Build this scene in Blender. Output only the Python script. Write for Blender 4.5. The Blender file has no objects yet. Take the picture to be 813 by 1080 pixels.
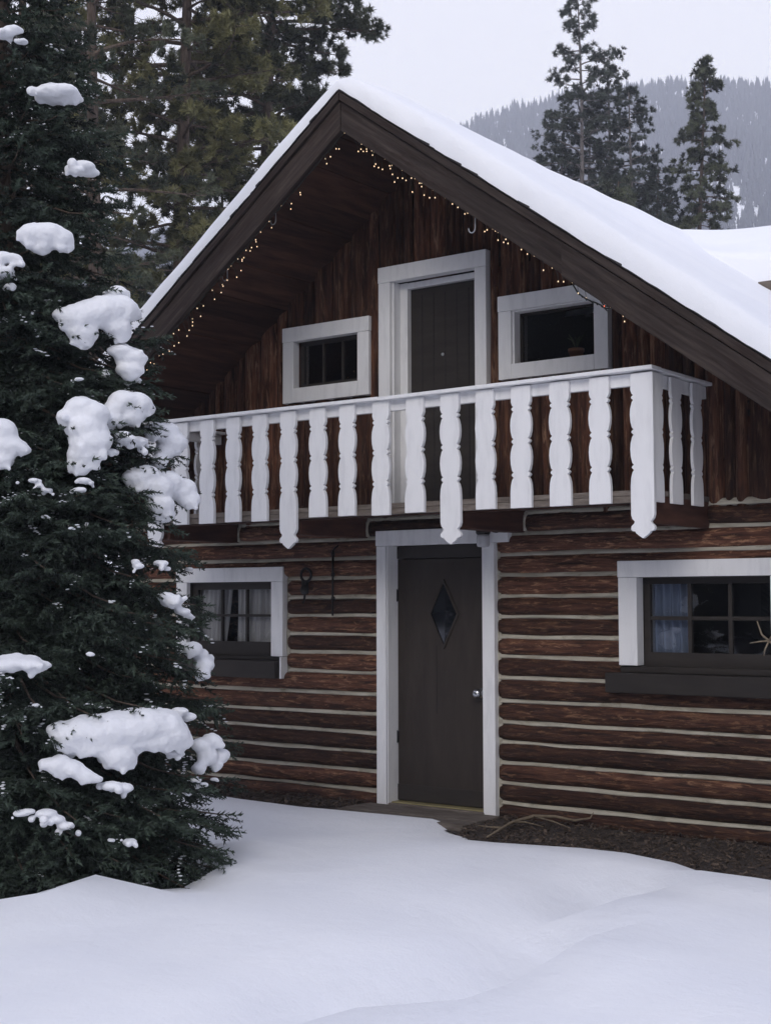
import bpy, math, random
import numpy as np
from mathutils import Matrix, Vector
random.seed(7); RNG = np.random.default_rng(11)
sc = bpy.context.scene
COL = sc.collection
rad = math.radians

# ------------------------------------------------------------------ camera
F, YAW, PITCH, ROLL = 1492.11, rad(-36.9932), rad(3.6369), rad(-.1452)
C = np.array([4.067, -9.190, 1.633])
cf = np.array([math.sin(YAW)*math.cos(PITCH), math.cos(YAW)*math.cos(PITCH), math.sin(PITCH)])
cr = np.cross(cf, [0, 0, 1]); cr /= np.linalg.norm(cr); cu = np.cross(cr, cf)
cr, cu = cr*math.cos(ROLL)+cu*math.sin(ROLL), -cr*math.sin(ROLL)+cu*math.cos(ROLL)
def on(px, py, ax, val):            # survey of the photo: the point on a world plane
    d = cf+cr*(px-406.5)/F+cu*(540-py)/F
    return C+d*((val-C[ax])/d[ax])
def at(px, py, D):                  # the point at a measured distance D
    return C+(cf+cr*(px-406.5)/F+cu*(540-py)/F)*D
cam = bpy.data.cameras.new('camera'); co = bpy.data.objects.new('camera', cam); COL.objects.link(co)
co.matrix_world = Matrix(((cr[0], cu[0], -cf[0], C[0]), (cr[1], cu[1], -cf[1], C[1]), (cr[2], cu[2], -cf[2], C[2]), (0, 0, 0, 1)))
cam.sensor_fit = 'VERTICAL'; cam.sensor_height = 24; cam.lens = F/1080*24
cam.clip_start = .05; cam.clip_end = 9000
sc.camera = co

# ------------------------------------------------------------------ materials
def new_mat(name):
    m = bpy.data.materials.new(name); m.use_nodes = True
    nt = m.node_tree; nt.nodes.clear()
    out = nt.nodes.new('ShaderNodeOutputMaterial')
    b = nt.nodes.new('ShaderNodeBsdfPrincipled'); nt.links.new(b.outputs[0], out.inputs[0])
    return m, nt, b, out
def ramp(nt, stops):
    r = nt.nodes.new('ShaderNodeValToRGB'); e = r.color_ramp.elements
    while len(e) < len(stops): e.new(.5)
    for k, (p, c) in enumerate(stops):
        e[k].position = p; e[k].color = (*c, 1)
    return r
def noise(nt, vec, scale, detail=4, rough=.55, dist=0):
    n = nt.nodes.new('ShaderNodeTexNoise'); n.inputs['Scale'].default_value = scale
    n.inputs['Detail'].default_value = detail; n.inputs['Roughness'].default_value = rough
    n.inputs['Distortion'].default_value = dist
    if vec is not None: nt.links.new(vec, n.inputs['Vector'])
    return n
def mapped(nt, scale, use_var=False, rot=0):
    tc = nt.nodes.new('ShaderNodeTexCoord'); mp = nt.nodes.new('ShaderNodeMapping')
    mp.inputs['Scale'].default_value = scale
    src = tc.outputs['Object']
    if rot:
        m0 = nt.nodes.new('ShaderNodeMapping'); m0.inputs['Rotation'].default_value = (0, rot, 0); nt.links.new(src, m0.inputs[0]); src = m0.outputs[0]
    if use_var:                      # every board or log samples its own piece of grain
        at_ = nt.nodes.new('ShaderNodeAttribute'); at_.attribute_name = 'var'
        mul = nt.nodes.new('ShaderNodeVectorMath'); mul.operation = 'MULTIPLY_ADD'
        cb = nt.nodes.new('ShaderNodeCombineXYZ')
        for k in range(3): nt.links.new(at_.outputs['Fac'], cb.inputs[k])
        mul.inputs[1].default_value = (17.3, 9.1, 23.7)
        nt.links.new(cb.outputs[0], mul.inputs[0]); nt.links.new(src, mul.inputs[2])
        src = mul.outputs[0]
    nt.links.new(src, mp.inputs[0]); return mp.outputs[0]
def math_(nt, op, a, b):
    n = nt.nodes.new('ShaderNodeMath'); n.operation = op
    for k, v in enumerate((a, b)):
        if isinstance(v, (int, float)): n.inputs[k].default_value = v
        else: nt.links.new(v, n.inputs[k])
    return n.outputs[0]
def mixc(nt, fac, a, b, mode='MIX'):
    n = nt.nodes.new('ShaderNodeMix'); n.data_type = 'RGBA'; n.blend_type = mode
    for sock, v in ((n.inputs[0], fac), (n.inputs[6], a), (n.inputs[7], b)):
        if isinstance(v, (int, float)): sock.default_value = v
        elif isinstance(v, tuple): sock.default_value = (*v, 1)
        else: nt.links.new(v, sock)
    return n.outputs[2]
def wood(name, stops, scale, var_gain=.5, rough=.8, bump=.4, patch=None, nscale=3.0, bd=.01, spec=.25, rot=0):
    m, nt, b, out = new_mat(name)
    v = mapped(nt, scale, True, rot)
    n1 = noise(nt, v, nscale, 7, .62, .35)
    r = ramp(nt, stops); nt.links.new(n1.outputs[0], r.inputs[0]); col = r.outputs[0]
    if patch:
        pc, lo, hi, ps = patch
        v2 = mapped(nt, ps, True, rot); n2 = noise(nt, v2, 2.2, 6, .7, .6)
        rr = ramp(nt, [(lo, (0, 0, 0)), (hi, (1, 1, 1))]); nt.links.new(n2.outputs[0], rr.inputs[0])
        n4 = noise(nt, v, nscale*6, 3, .6); k = math_(nt, 'MULTIPLY', rr.outputs[0], n4.outputs[0])
        col = mixc(nt, math_(nt, 'MINIMUM', math_(nt, 'MULTIPLY', k, 1.7), 1.0), col, pc)
    at_ = nt.nodes.new('ShaderNodeAttribute'); at_.attribute_name = 'var'
    g = math_(nt, 'ADD', math_(nt, 'MULTIPLY', at_.outputs['Fac'], var_gain), 1-var_gain/2)
    cb = nt.nodes.new('ShaderNodeCombineColor')
    for k in range(3): nt.links.new(g, cb.inputs[k])
    col = mixc(nt, 1.0, col, cb.outputs[0], 'MULTIPLY')
    nt.links.new(col, b.inputs['Base Color'])
    b.inputs['Roughness'].default_value = rough; b.inputs['Specular IOR Level'].default_value = spec
    n3 = noise(nt, v, nscale*4, 5, .65)
    h = math_(nt, 'ADD', n1.outputs[0], math_(nt, 'MULTIPLY', n3.outputs[0], .5))
    bp = nt.nodes.new('ShaderNodeBump'); bp.inputs['Strength'].default_value = bump; bp.inputs['Distance'].default_value = bd
    nt.links.new(h, bp.inputs['Height']); nt.links.new(bp.outputs[0], b.inputs['Normal'])
    return m
def plain(name, c, rough=.6, metal=0, emit=None, es=0, spec=.5, nz=.12, ns=8):
    m, nt, b, out = new_mat(name)
    v = mapped(nt, (1, 1, 1)); n = noise(nt, v, ns, 4)
    r = ramp(nt, [(.3, tuple(x*(1-nz) for x in c)), (.7, tuple(min(1, x*(1+nz)) for x in c))])
    nt.links.new(n.outputs[0], r.inputs[0]); nt.links.new(r.outputs[0], b.inputs['Base Color'])
    b.inputs['Roughness'].default_value = rough; b.inputs['Metallic'].default_value = metal
    b.inputs['Specular IOR Level'].default_value = spec
    if emit: b.inputs['Emission Color'].default_value = (*emit, 1); b.inputs['Emission Strength'].default_value = es
    return m
M = {}
M['log'] = wood('log_stain', [(.28, (.014, .008, .006)), (.43, (.053, .023, .015)), (.56, (.098, .042, .026)), (.72, (.18, .088, .053))],
                (1.3, 8, 13), 1.25, .8, 1.0, ((.34, .185, .105), .53, .68, (3.4, 7, 20)), 2.8, .02)
M['board'] = wood('slab_board', [(.25, (.010, .006, .004)), (.42, (.050, .020, .012)), (.58, (.108, .044, .024)), (.78, (.20, .10, .055))],
                  (11, 11, 1.1), 1.0, .82, .9, ((.26, .15, .09), .52, .68, (14, 14, 1.7)), 2.5, .02)
M['soffit'] = wood('soffit_board', [(.3, (.022, .010, .007)), (.6, (.060, .027, .017)), (.8, (.105, .048, .029))], (9, .9, 9), 1.0, .75, .3, None, 2.0, .004)
M['beam'] = wood('beam_stain', [(.3, (.040, .017, .012)), (.6, (.078, .033, .022)), (.8, (.11, .05, .033))], (3, 1.2, 9), .3, .75, .3, None, 2.0, .004)
for q_ in (-1, 1):
    M['fascia%d' % q_] = wood('weathered_rake', [(.28, (.018, .012, .010)), (.5, (.044, .032, .027)), (.72, (.084, .063, .053))],
                   (.9, 12, 14), .6, .8, .6, ((.022, .011, .008), .48, .66, (.8, 6, 7)), 2.2, .006, rot=rad(-35.9*q_))
M['fascia'] = M['fascia1']
M['greywood'] = wood('weathered_grey', [(.3, (.07, .055, .045)), (.6, (.16, .135, .115)), (.8, (.24, .21, .18))], (2, 9, 9), .4, .85, .5, None, 2.5, .005)
M['brownpaint'] = wood('brown_paint', [(.3, (.030, .023, .019)), (.7, (.046, .036, .030))], (6, 6, 1.2), .3, .62, .12, None, 2.0, .003, .3)
M['sillpaint'] = wood('sill_paint', [(.3, (.022, .018, .016)), (.7, (.036, .030, .026))], (1.2, 6, 6), .3, .6, .15, None, 2.0, .003, .3)
M['shingle'] = wood('asphalt_shingle', [(.3, (.020, .018, .019)), (.7, (.045, .040, .042))], (14, 14, 14), .5, .9, .5, None, 3, .004)
M['chink'] = wood('chinking_mortar', [(.3, (.28, .255, .205)), (.55, (.44, .41, .34)), (.75, (.56, .53, .455))], (1.6, 8, 8), .25, .9, .6, ((.12, .11, .07), .55, .75, (2, 6, 6)), 2.4, .006)

def paint_white():
    m, nt, b, out = new_mat('white_paint')
    v = mapped(nt, (5, 5, 1.1), True); n = noise(nt, v, 3, 6, .6)
    r = ramp(nt, [(.25, (.72, .72, .735)), (.5, (.83, .83, .84)), (.8, (.86, .86, .87))]); nt.links.new(n.outputs[0], r.inputs[0])
    v2 = mapped(nt, (18, 18, 5), True); n2 = noise(nt, v2, 2.0, 6, .75)
    r2 = ramp(nt, [(.72, (0, 0, 0)), (.77, (1, 1, 1))]); nt.links.new(n2.outputs[0], r2.inputs[0])
    col = mixc(nt, math_(nt, 'MULTIPLY', r2.outputs[0], .7), r.outputs[0], (.30, .27, .24))
    nt.links.new(col, b.inputs['Base Color']); b.inputs['Roughness'].default_value = .55
    bp = nt.nodes.new('ShaderNodeBump'); bp.inputs['Strength'].default_value = .35; bp.inputs['Distance'].default_value = .003
    nt.links.new(n.outputs[0], bp.inputs['Height']); nt.links.new(bp.outputs[0], b.inputs['Normal']); return m
M['white'] = paint_white()
def snow_mat(name, fine=1.0):
    m, nt, b, out = new_mat(name)
    v = mapped(nt, (1, 1, 1)); n = noise(nt, v, 1.3, 4, .5); n2 = noise(nt, v, 55*fine, 3, .7); n3 = noise(nt, v, 9*fine, 4, .6)
    r = ramp(nt, [(.3, (.82, .835, .875)), (.7, (.87, .88, .905))]); nt.links.new(n.outputs[0], r.inputs[0])
    nt.links.new(r.outputs[0], b.inputs['Base Color']); b.inputs['Roughness'].default_value = .75; b.inputs['Specular IOR Level'].default_value = .2
    h = math_(nt, 'ADD', math_(nt, 'MULTIPLY', n2.outputs[0], .25), n3.outputs[0])
    bp = nt.nodes.new('ShaderNodeBump'); bp.inputs['Strength'].default_value = .40; bp.inputs['Distance'].default_value = .02
    nt.links.new(h, bp.inputs['Height']); nt.links.new(bp.outputs[0], b.inputs['Normal']); return m
M['snow'] = snow_mat('snow'); M['snowpad'] = snow_mat('packed_snow', 2.0)
def leaf_mat(name, dark, light, rough=.6):
    m, nt, b, out = new_mat(name)
    at_ = nt.nodes.new('ShaderNodeAttribute'); at_.attribute_name = 'var'
    v = mapped(nt, (1, 1, 1)); n = noise(nt, v, .9, 3)
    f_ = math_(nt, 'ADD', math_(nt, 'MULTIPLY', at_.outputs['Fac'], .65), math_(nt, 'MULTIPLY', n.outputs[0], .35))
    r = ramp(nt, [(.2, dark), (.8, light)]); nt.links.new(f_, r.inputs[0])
    nt.links.new(r.outputs[0], b.inputs['Base Color']); b.inputs['Roughness'].default_value = rough; b.inputs['Specular IOR Level'].default_value = .25
    return m
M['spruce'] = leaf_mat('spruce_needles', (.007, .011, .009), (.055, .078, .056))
M['pineA'] = leaf_mat('pine_needles_olive', (.028, .034, .016), (.225, .215, .095))
M['pineB'] = leaf_mat('pine_needles_dark', (.022, .028, .018), (.110, .122, .075))
M['pineC'] = leaf_mat('pine_needles_grey', (.030, .038, .032), (.085, .100, .082))
M['farleaf'] = leaf_mat('far_conifer', (.020, .026, .026), (.055, .065, .062))
M['bark'] = wood('bark', [(.3, (.05, .036, .028)), (.55, (.12, .09, .07)), (.8, (.20, .16, .13))], (7, 7, 1.5), .3, .9, .9, None, 3, .02)
M['greybark'] = wood('grey_bark', [(.3, (.09, .08, .075)), (.55, (.17, .155, .15)), (.8, (.26, .24, .23))], (7, 7, 1.5), .3, .9, .9, None, 3, .02)
M['twig'] = wood('dry_twig', [(.3, (.11, .085, .06)), (.7, (.25, .20, .14))], (8, 8, 8), .3, .9, .4, None, 3, .002)
M['iron'] = plain('black_iron', (.018, .017, .017), .5, .6)
M['chrome'] = plain('chrome', (.62, .62, .64), .22, 1)
M['hookmetal'] = plain('galvanised_metal', (.45, .46, .48), .45, .7)
M['brass'] = plain('brass_threshold', (.33, .28, .14), .5, .5)
M['wire'] = plain('green_wire', (.015, .02, .015), .6)
M['bulb'] = plain('warm_bulb', (.9, .6, .3), .3, 0, (1.0, .70, .44), 1.25)
M['bulbred'] = plain('red_bulb', (.9, .2, .1), .3, 0, (1.0, .22, .12), 1.5)
M['terracotta'] = plain('terracotta', (.25, .10, .05), .8)
M['floorin'] = plain('inside_floor', (.05, .035, .025), .8)
M['frost'] = plain('frosted_jar', (.50, .50, .52), .25, 0, spec=.8)
def curtain_mat(name, c):
    m, nt, b, out = new_mat(name)
    v = mapped(nt, (14, 1, .6)); n = noise(nt, v, 2, 4); r = ramp(nt, [(.3, tuple(x*.6 for x in c)), (.7, c)])
    nt.links.new(n.outputs[0], r.inputs[0]); nt.links.new(r.outputs[0], b.inputs['Base Color']); b.inputs['Roughness'].default_value = .9
    return m
M['curtain'] = curtain_mat('linen_curtain', (.52, .50, .49)); M['curtainblue'] = curtain_mat('blue_curtain', (.19, .23, .32))
def glass_mat():
    m = bpy.data.materials.new('window_glass'); m.use_nodes = True; nt = m.node_tree; nt.nodes.clear()
    out = nt.nodes.new('ShaderNodeOutputMaterial'); tr = nt.nodes.new('ShaderNodeBsdfTransparent'); gl = nt.nodes.new('ShaderNodeBsdfGlossy')
    tr.inputs[0].default_value = (.96, .97, .98, 1); gl.inputs['Roughness'].default_value = .015
    v = mapped(nt, (1, 1, 1)); n = noise(nt, v, 2.5, 2); bp = nt.nodes.new('ShaderNodeBump'); bp.inputs['Strength'].default_value = .25; bp.inputs['Distance'].default_value = .01
    nt.links.new(n.outputs[0], bp.inputs['Height']); nt.links.new(bp.outputs[0], gl.inputs['Normal'])
    fr = nt.nodes.new('ShaderNodeFresnel'); fr.inputs[0].default_value = 1.6
    mx = nt.nodes.new('ShaderNodeMixShader'); ge = nt.nodes.new('ShaderNodeNewGeometry'); nt.links.new(math_(nt, 'MULTIPLY', math_(nt, 'MULTIPLY', fr.outputs[0], 1.8), math_(nt, 'SUBTRACT', 1.0, ge.outputs['Backfacing'])), mx.inputs[0]); nt.links.new(tr.outputs[0], mx.inputs[1]); nt.links.new(gl.outputs[0], mx.inputs[2])
    nt.links.new(mx.outputs[0], out.inputs[0]); return m
M['glass'] = glass_mat()
def mulch_mat():
    m, nt, b, out = new_mat('mulch_soil')
    v = mapped(nt, (1, 1, 1)); n = noise(nt, v, 28, 6, .7)
    r = ramp(nt, [(.35, (.018, .013, .011)), (.55, (.05, .036, .028)), (.72, (.12, .09, .068))]); nt.links.new(n.outputs[0], r.inputs[0])
    nt.links.new(r.outputs[0], b.inputs['Base Color']); b.inputs['Roughness'].default_value = .95
    bp = nt.nodes.new('ShaderNodeBump'); bp.inputs['Strength'].default_value = .9; bp.inputs['Distance'].default_value = .02
    nt.links.new(n.outputs[0], bp.inputs['Height']); nt.links.new(bp.outputs[0], b.inputs['Normal']); return m
M['mulch'] = mulch_mat()
M['chip'] = wood('bark_chip', [(.3, (.035, .025, .019)), (.6, (.085, .063, .048)), (.8, (.19, .15, .115))], (9, 9, 9), 1.2, .9, .3, None, 3, .003)

# ------------------------------------------------------------------ mesh helpers
class MB:
    def __init__(s): s.v = []; s.f = []; s.a = []; s.sm = []
    def add(s, vs, fs, var=None, smooth=False):
        o = len(s.v); s.v += [tuple(map(float, p)) for p in vs]
        va = random.random() if var is None else var
        for f_ in fs: s.f.append([o+i for i in f_]); s.a.append(va); s.sm.append(smooth)
    def box(s, x0, x1, y0, y1, z0, z1, var=None):
        s.add([(x0, y0, z0), (x1, y0, z0), (x1, y1, z0), (x0, y1, z0), (x0, y0, z1), (x1, y0, z1), (x1, y1, z1), (x0, y1, z1)],
              [(0, 3, 2, 1), (4, 5, 6, 7), (0, 1, 5, 4), (1, 2, 6, 5), (2, 3, 7, 6), (3, 0, 4, 7)], var)
    def prism(s, pts, axis, a, b, var=None):   # polygon in the two other axes, extruded along axis
        def mk(p, t):
            q = list(p); q.insert(axis, t); return q
        n = len(pts); vs = [mk(p, a) for p in pts]+[mk(p, b) for p in pts]
        s.add(vs, [tuple(range(n)), tuple(reversed(range(n, 2*n)))]+[(i, (i+1) % n+0, (i+1) % n+n, i+n) for i in range(n)], var)
    def tube(s, pts, rs, n=8, var=None, cap=True):
        pts = [np.array(p, float) for p in pts]
        if not hasattr(rs, '__len__'): rs = [rs]*len(pts)
        up = np.array([0, 0, 1.]); vs = []; prev = None
        for i, p in enumerate(pts):
            d = pts[min(i+1, len(pts)-1)]-pts[max(i-1, 0)]; d /= (np.linalg.norm(d)+1e-9)
            if prev is None:
                a = np.cross(d, up if abs(d[2]) < .9 else np.array([1., 0, 0]))
            else: a = prev-d*(prev@d)
            a /= (np.linalg.norm(a)+1e-9); prev = a; b = np.cross(d, a)
            for k in range(n):
                t = 2*math.pi*k/n; vs.append(p+(a*math.cos(t)+b*math.sin(t))*rs[i])
        fs = []
        for i in range(len(pts)-1):
            for k in range(n): k2 = (k+1) % n; fs.append((i*n+k, i*n+k2, (i+1)*n+k2, (i+1)*n+k))
        if cap: fs += [tuple(reversed(range(n))), tuple(range((len(pts)-1)*n, len(pts)*n))]
        s.add(vs, fs, var, True)
    def lathe(s, c, prof, n=16, axis=2, var=None):
        vs = []; fs = []
        for (r_, h) in prof:
            for k in range(n):
                t = 2*math.pi*k/n; q = [r_*math.cos(t), r_*math.sin(t)]; q.insert(axis, h); vs.append([q[j]+c[j] for j in range(3)])
        for i in range(len(prof)-1):
            for k in range(n): k2 = (k+1) % n; fs.append((i*n+k, i*n+k2, (i+1)*n+k2, (i+1)*n+k))
        fs += [tuple(reversed(range(n))), tuple(range((len(prof)-1)*n, len(prof)*n))]
        s.add(vs, fs, var, True)
    def ball(s, c, r, n=8, m=6):
        if not hasattr(r, '__len__'): r = (r, r, r)
        prof = [(math.sin(math.pi*(i+.5)/m), -math.cos(math.pi*(i+.5)/m)) for i in range(m)]
        vs = []; fs = []
        for (a, h) in prof:
            for k in range(n): t = 2*math.pi*k/n; vs.append((c[0]+a*math.cos(t)*r[0], c[1]+a*math.sin(t)*r[1], c[2]+h*r[2]))
        for i in range(m-1):
            for k in range(n): k2 = (k+1) % n; fs.append((i*n+k, i*n+k2, (i+1)*n+k2, (i+1)*n+k))
        fs += [tuple(reversed(range(n))), tuple(range((m-1)*n, m*n))]
        s.add(vs, fs, None, True)
    def build(s, name, mat, parent=None, bevel=0, solid_normals=True):
        me = bpy.data.meshes.new(name); org = world_loc(parent) if parent else np.zeros(3)
        me.from_pydata([tuple(np.array(p)-org) for p in s.v], [], s.f)
        at_ = me.attributes.new('var', 'FLOAT', 'FACE'); at_.data.foreach_set('value', s.a)
        me.polygons.foreach_set('use_smooth', s.sm)
        me.materials.append(mat); me.update()
        if solid_normals:
            import bmesh
            bm = bmesh.new(); bm.from_mesh(me); bmesh.ops.recalc_face_normals(bm, faces=bm.faces); bm.to_mesh(me); bm.free()
        o = bpy.data.objects.new(name, me); COL.objects.link(o); o.parent = parent
        if bevel:
            b = o.modifiers.new('bevel', 'BEVEL'); b.width = bevel; b.segments = 2; b.limit_method = 'ANGLE'; b.angle_limit = rad(40)
        return o
def world_loc(o):
    p = np.zeros(3)
    while o is not None: p = p+np.array(o.location); o = o.parent
    return p
def fastmesh(name, mat, parent, V, n, var, smooth=False):
    """V (k*n,3) separate n-gons; var per face"""
    org = world_loc(parent) if parent else np.zeros(3)
    V = (V-org).astype(np.float32); k = len(V)//n
    me = bpy.data.meshes.new(name); me.vertices.add(len(V)); me.vertices.foreach_set('co', V.ravel())
    me.loops.add(k*n); me.loops.foreach_set('vertex_index', np.arange(k*n, dtype=np.int32))
    me.polygons.add(k); me.polygons.foreach_set('loop_start', np.arange(0, k*n, n, dtype=np.int32))
    try: me.polygons.foreach_set('loop_total', np.full(k, n, dtype=np.int32))
    except Exception: pass
    me.update(calc_edges=True)
    at_ = me.attributes.new('var', 'FLOAT', 'FACE'); at_.data.foreach_set('value', np.asarray(var, np.float32))
    me.materials.append(mat)
    o = bpy.data.objects.new(name, me); COL.objects.link(o); o.parent = parent; return o
def gridmesh(name, mat, parent, X, Y, Z, mask=None):
    org = world_loc(parent) if parent else np.zeros(3)
    h, w = X.shape; V = np.stack([X, Y, Z], -1).reshape(-1, 3)-org
    idx = np.arange(h*w).reshape(h, w)
    q = np.stack([idx[:-1, :-1], idx[:-1, 1:], idx[1:, 1:], idx[1:, :-1]], -1)
    if mask is not None:
        mk = mask[:-1, :-1] & mask[:-1, 1:] & mask[1:, 1:] & mask[1:, :-1]; q = q[mk]
    q = q.reshape(-1, 4).astype(np.int32)
    me = bpy.data.meshes.new(name); me.vertices.add(len(V)); me.vertices.foreach_set('co', V.astype(np.float32).ravel())
    me.loops.add(q.size); me.loops.foreach_set('vertex_index', q.ravel())
    me.polygons.add(len(q)); me.polygons.foreach_set('loop_start', np.arange(0, q.size, 4, dtype=np.int32))
    me.update(calc_edges=True); me.polygons.foreach_set('use_smooth', np.ones(len(q), bool))
    at_ = me.attributes.new('var', 'FLOAT', 'FACE'); at_.data.foreach_set('value', np.full(len(q), .5, np.float32))
    me.materials.append(mat); o = bpy.data.objects.new(name, me); COL.objects.link(o); o.parent = parent; return o
def tag(o, label=None, cat=None, group=None, kind=None):
    if label: o['label'] = label
    if cat: o['category'] = cat
    if group: o['group'] = group
    if kind: o['kind'] = kind
    return o
def empty(name, loc, label, cat, group=None):
    o = bpy.data.objects.new(name, None); COL.objects.link(o); o.location = loc; o.empty_display_size = .2
    return tag(o, label, cat, group)
class VN:                                    # smooth value noise in numpy
    def __init__(s, seed): s.g = np.random.default_rng(seed).random((64, 64))
    def __call__(s, x, y):
        xi = np.floor(x).astype(int); yi = np.floor(y).astype(int); fx = x-xi; fy = y-yi
        fx = fx*fx*(3-2*fx); fy = fy*fy*(3-2*fy); g = s.g
        a = g[xi % 64, yi % 64]; b = g[(xi+1) % 64, yi % 64]; c = g[xi % 64, (yi+1) % 64]; d = g[(xi+1) % 64, (yi+1) % 64]
        return (a*(1-fx)+b*fx)*(1-fy)+(c*(1-fx)+d*fx)*fy-.5
vn = VN(3); vn2 = VN(5); vn3 = VN(9)
def sstep(a, b, x): t = np.clip((x-a)/(b-a), 0, 1); return t*t*(3-2*t)

# ------------------------------------------------------------------ ground
EX = [-9, -7, -6, -5, -4.09, -3.46, -2.92, -2.41, -1.72, -1.54, -.856, -.654, -.352, .173, .695, .913, 1.5, 3, 5]
EY = [-.4, -.35, -.3, -.36, -.38, -.32, -.27, -.36, -.55, -.86, -1.04, -.90, -.96, -1.16, -1.33, -1.38, -1.45, -1.5, -1.4]
TRUNK = np.array([-2.99, -3.76])
TRL = sorted([tuple(on(a_, b_, 2, .08)[:2]) for a_, b_ in ((705, 921), (677, 933), (613, 961), (568, 1004), (500, 1022), (400, 1035), (300, 1065), (150, 1100))], key=lambda p: -p[1])
TX = [p[0] for p in TRL]; TY = [p[1] for p in TRL]
FOOT = [tuple(on(a_, b_, 2, .05)[:2]) for a_, b_ in ((540, 968), (600, 940), (655, 922))]
def snow_h(x, y):
    base = .055+.20*vn(x*.33+3, y*.33+7)+.09*vn2(x*1.1, y*1.1)+.018*vn3(x*3.1, y*3.1)
    # foot trail that runs from the mulch towards the camera
    tx = np.interp(-y, [-t for t in TY], TX); d = x-tx-.05*vn2(y*2.6, y*0+3)
    inr = sstep(-7.5, -4.6, y)*(1-sstep(-1.95, -1.5, y)); amp = .20*(1+.9*vn(y*1.4+3, y*0+8))
    dep = np.where(d < 0, 1-sstep(0, .55, -d), 1-sstep(0, .11, d))
    base = base-inr*amp*dep+inr*.035*np.exp(-(d-.25)**2/.03)
    base = base+.08*vn3(x*.9+4, y*2.0)*sstep(-7, -4, y)
    for (fx_, fy_) in FOOT:
        base = base-.08*np.exp(-(((x-fx_)/.10)**2+((y-fy_)/.15)**2))
    # well under the spruce with a rolled lip round it
    base = base+(.08*vn3(x*2.3+1, y*2.3)+.07*vn(x*4.6+2, y*4.6))*np.exp(-((np.hypot(x-TRUNK[0], y-TRUNK[1])-1.6)/.5)**2)
    dt = np.hypot(x-TRUNK[0], y-TRUNK[1]); lip = 1.28+.34*vn(x*1.9, y*1.9)
    base = base-.20*(1-sstep(lip-.35, lip, dt))+(.10+.14*vn2(x*2.6, y*2.6))*np.exp(-(dt-lip-.12)**2/.03)
    base = base-.035*np.exp(-((x+3.2)**2/1.4+(y+1.5)**2/.35))        # hollow between spruce and wall
    ye = np.interp(x, EX, EY)+.09*vn2(x*4.2, y*0+1)+.05*vn3(x*11, y*0+2)+.03*vn(x*33, y*0+5)
    e = ye-y; k = np.exp(-np.maximum(e, 0)/.05)
    near = (x > -8.9) & (x < 4.9) & (y < .4)
    prof = base*(1-k)-.04*k
    z = np.where(near, np.where(e > 0, prof, -.10), base)
    house = (x > -5.9) & (x < 1.2) & (y > -.35) & (y < 9)
    z = np.where(house & (e <= 0), -.10, z)
    r_ = np.hypot(x, y); return z+sstep(20, 120, r_)*(1.2*vn(x*.03, y*.03))-.0*r_
def warp(n, near, far, c):
    t = np.linspace(-1, 1, n); k = 5.2
    g = np.sinh(k*t)/math.sinh(k); return c+np.sign(t)*(np.abs(t)*near+np.abs(g)*(far-near))
gx = warp(560, 9, 1400, -1.5); gy = warp(560, 9, 1400, -3.0)
GX, GY = np.meshgrid(gx, gy); GZ = snow_h(GX, GY)
tag(gridmesh('snow_ground', M['snow'], None, GX, GY, GZ), 'smooth untracked snow covering the ground before the cabin', kind='structure')
mx_, my_ = np.meshgrid(np.linspace(-8.5, 4.6, 260), np.linspace(-2.2, .02, 60))
mk_ = my_ > np.interp(mx_, EX, EY)-.16
tag(gridmesh('mulch_ground', M['mulch'], None, mx_, my_, -.022+.022*vn3(mx_*5, my_*5)-.10*(1-sstep(-2.2, -1.7, my_))+.03*sstep(-.5, 0, my_), mk_), 'dark bare mulch strip along the foot of the log wall', kind='structure')
n = 10000; xs = RNG.uniform(-6.2, 3.2, n); ye = np.interp(xs, EX, EY); ys = RNG.uniform(0, 1, n)**1.0*(ye-.04)-.02
keep = ~((xs > -2.97) & (xs < -1.69) & (ys > -.63)) & (RNG.random(n) < .55+.45*(xs > -1.8)); xs, ys = xs[keep], ys[keep]; n = len(xs)
cb_ = []
ln = RNG.uniform(.008, .034, n)*RNG.choice([1, 1, 1, 1.7], n); wd = ln*RNG.uniform(.15, .6, n); th = RNG.uniform(.002, .006, n)
az = RNG.uniform(0, 6.28, n); tl = RNG.normal(0, .35, n); zz = -.012+.02*vn3(xs*5, ys*5)+.03*sstep(-.5, 0, ys)+RNG.uniform(0, .018, n)
X = np.stack([np.cos(az)*np.cos(tl), np.sin(az)*np.cos(tl), np.sin(tl)], -1); Yv = np.stack([-np.sin(az), np.cos(az), RNG.normal(0, .3, n)], -1); Zv = np.cross(X, Yv)
tv = np.array([[a, b, c] for c in (0, 1) for (a, b) in ((-1, -.7), (.8, -1), (1, .6), (-.7, 1))])
P8 = np.stack([xs, ys, zz], -1)[:, None, :]+tv[None, :, 0:1]*X[:, None]*ln[:, None, None]/2+tv[None, :, 1:2]*Yv[:, None]*wd[:, None, None]/2+tv[None, :, 2:3]*Zv[:, None]*th[:, None, None]
fq = [(4, 5, 6, 7), (0, 1, 5, 4), (1, 2, 6, 5), (2, 3, 7, 6), (3, 0, 4, 7)]
VV = P8[:, np.array(fq).ravel()].reshape(-1, 3)
tag(fastmesh('wood_chips', M['chip'], None, VV, 4, np.repeat(RNG.random(n), 5)), 'scattered bark chips and leaf litter on the bare strip by the wall', 'wood chips', kind='stuff')

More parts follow.
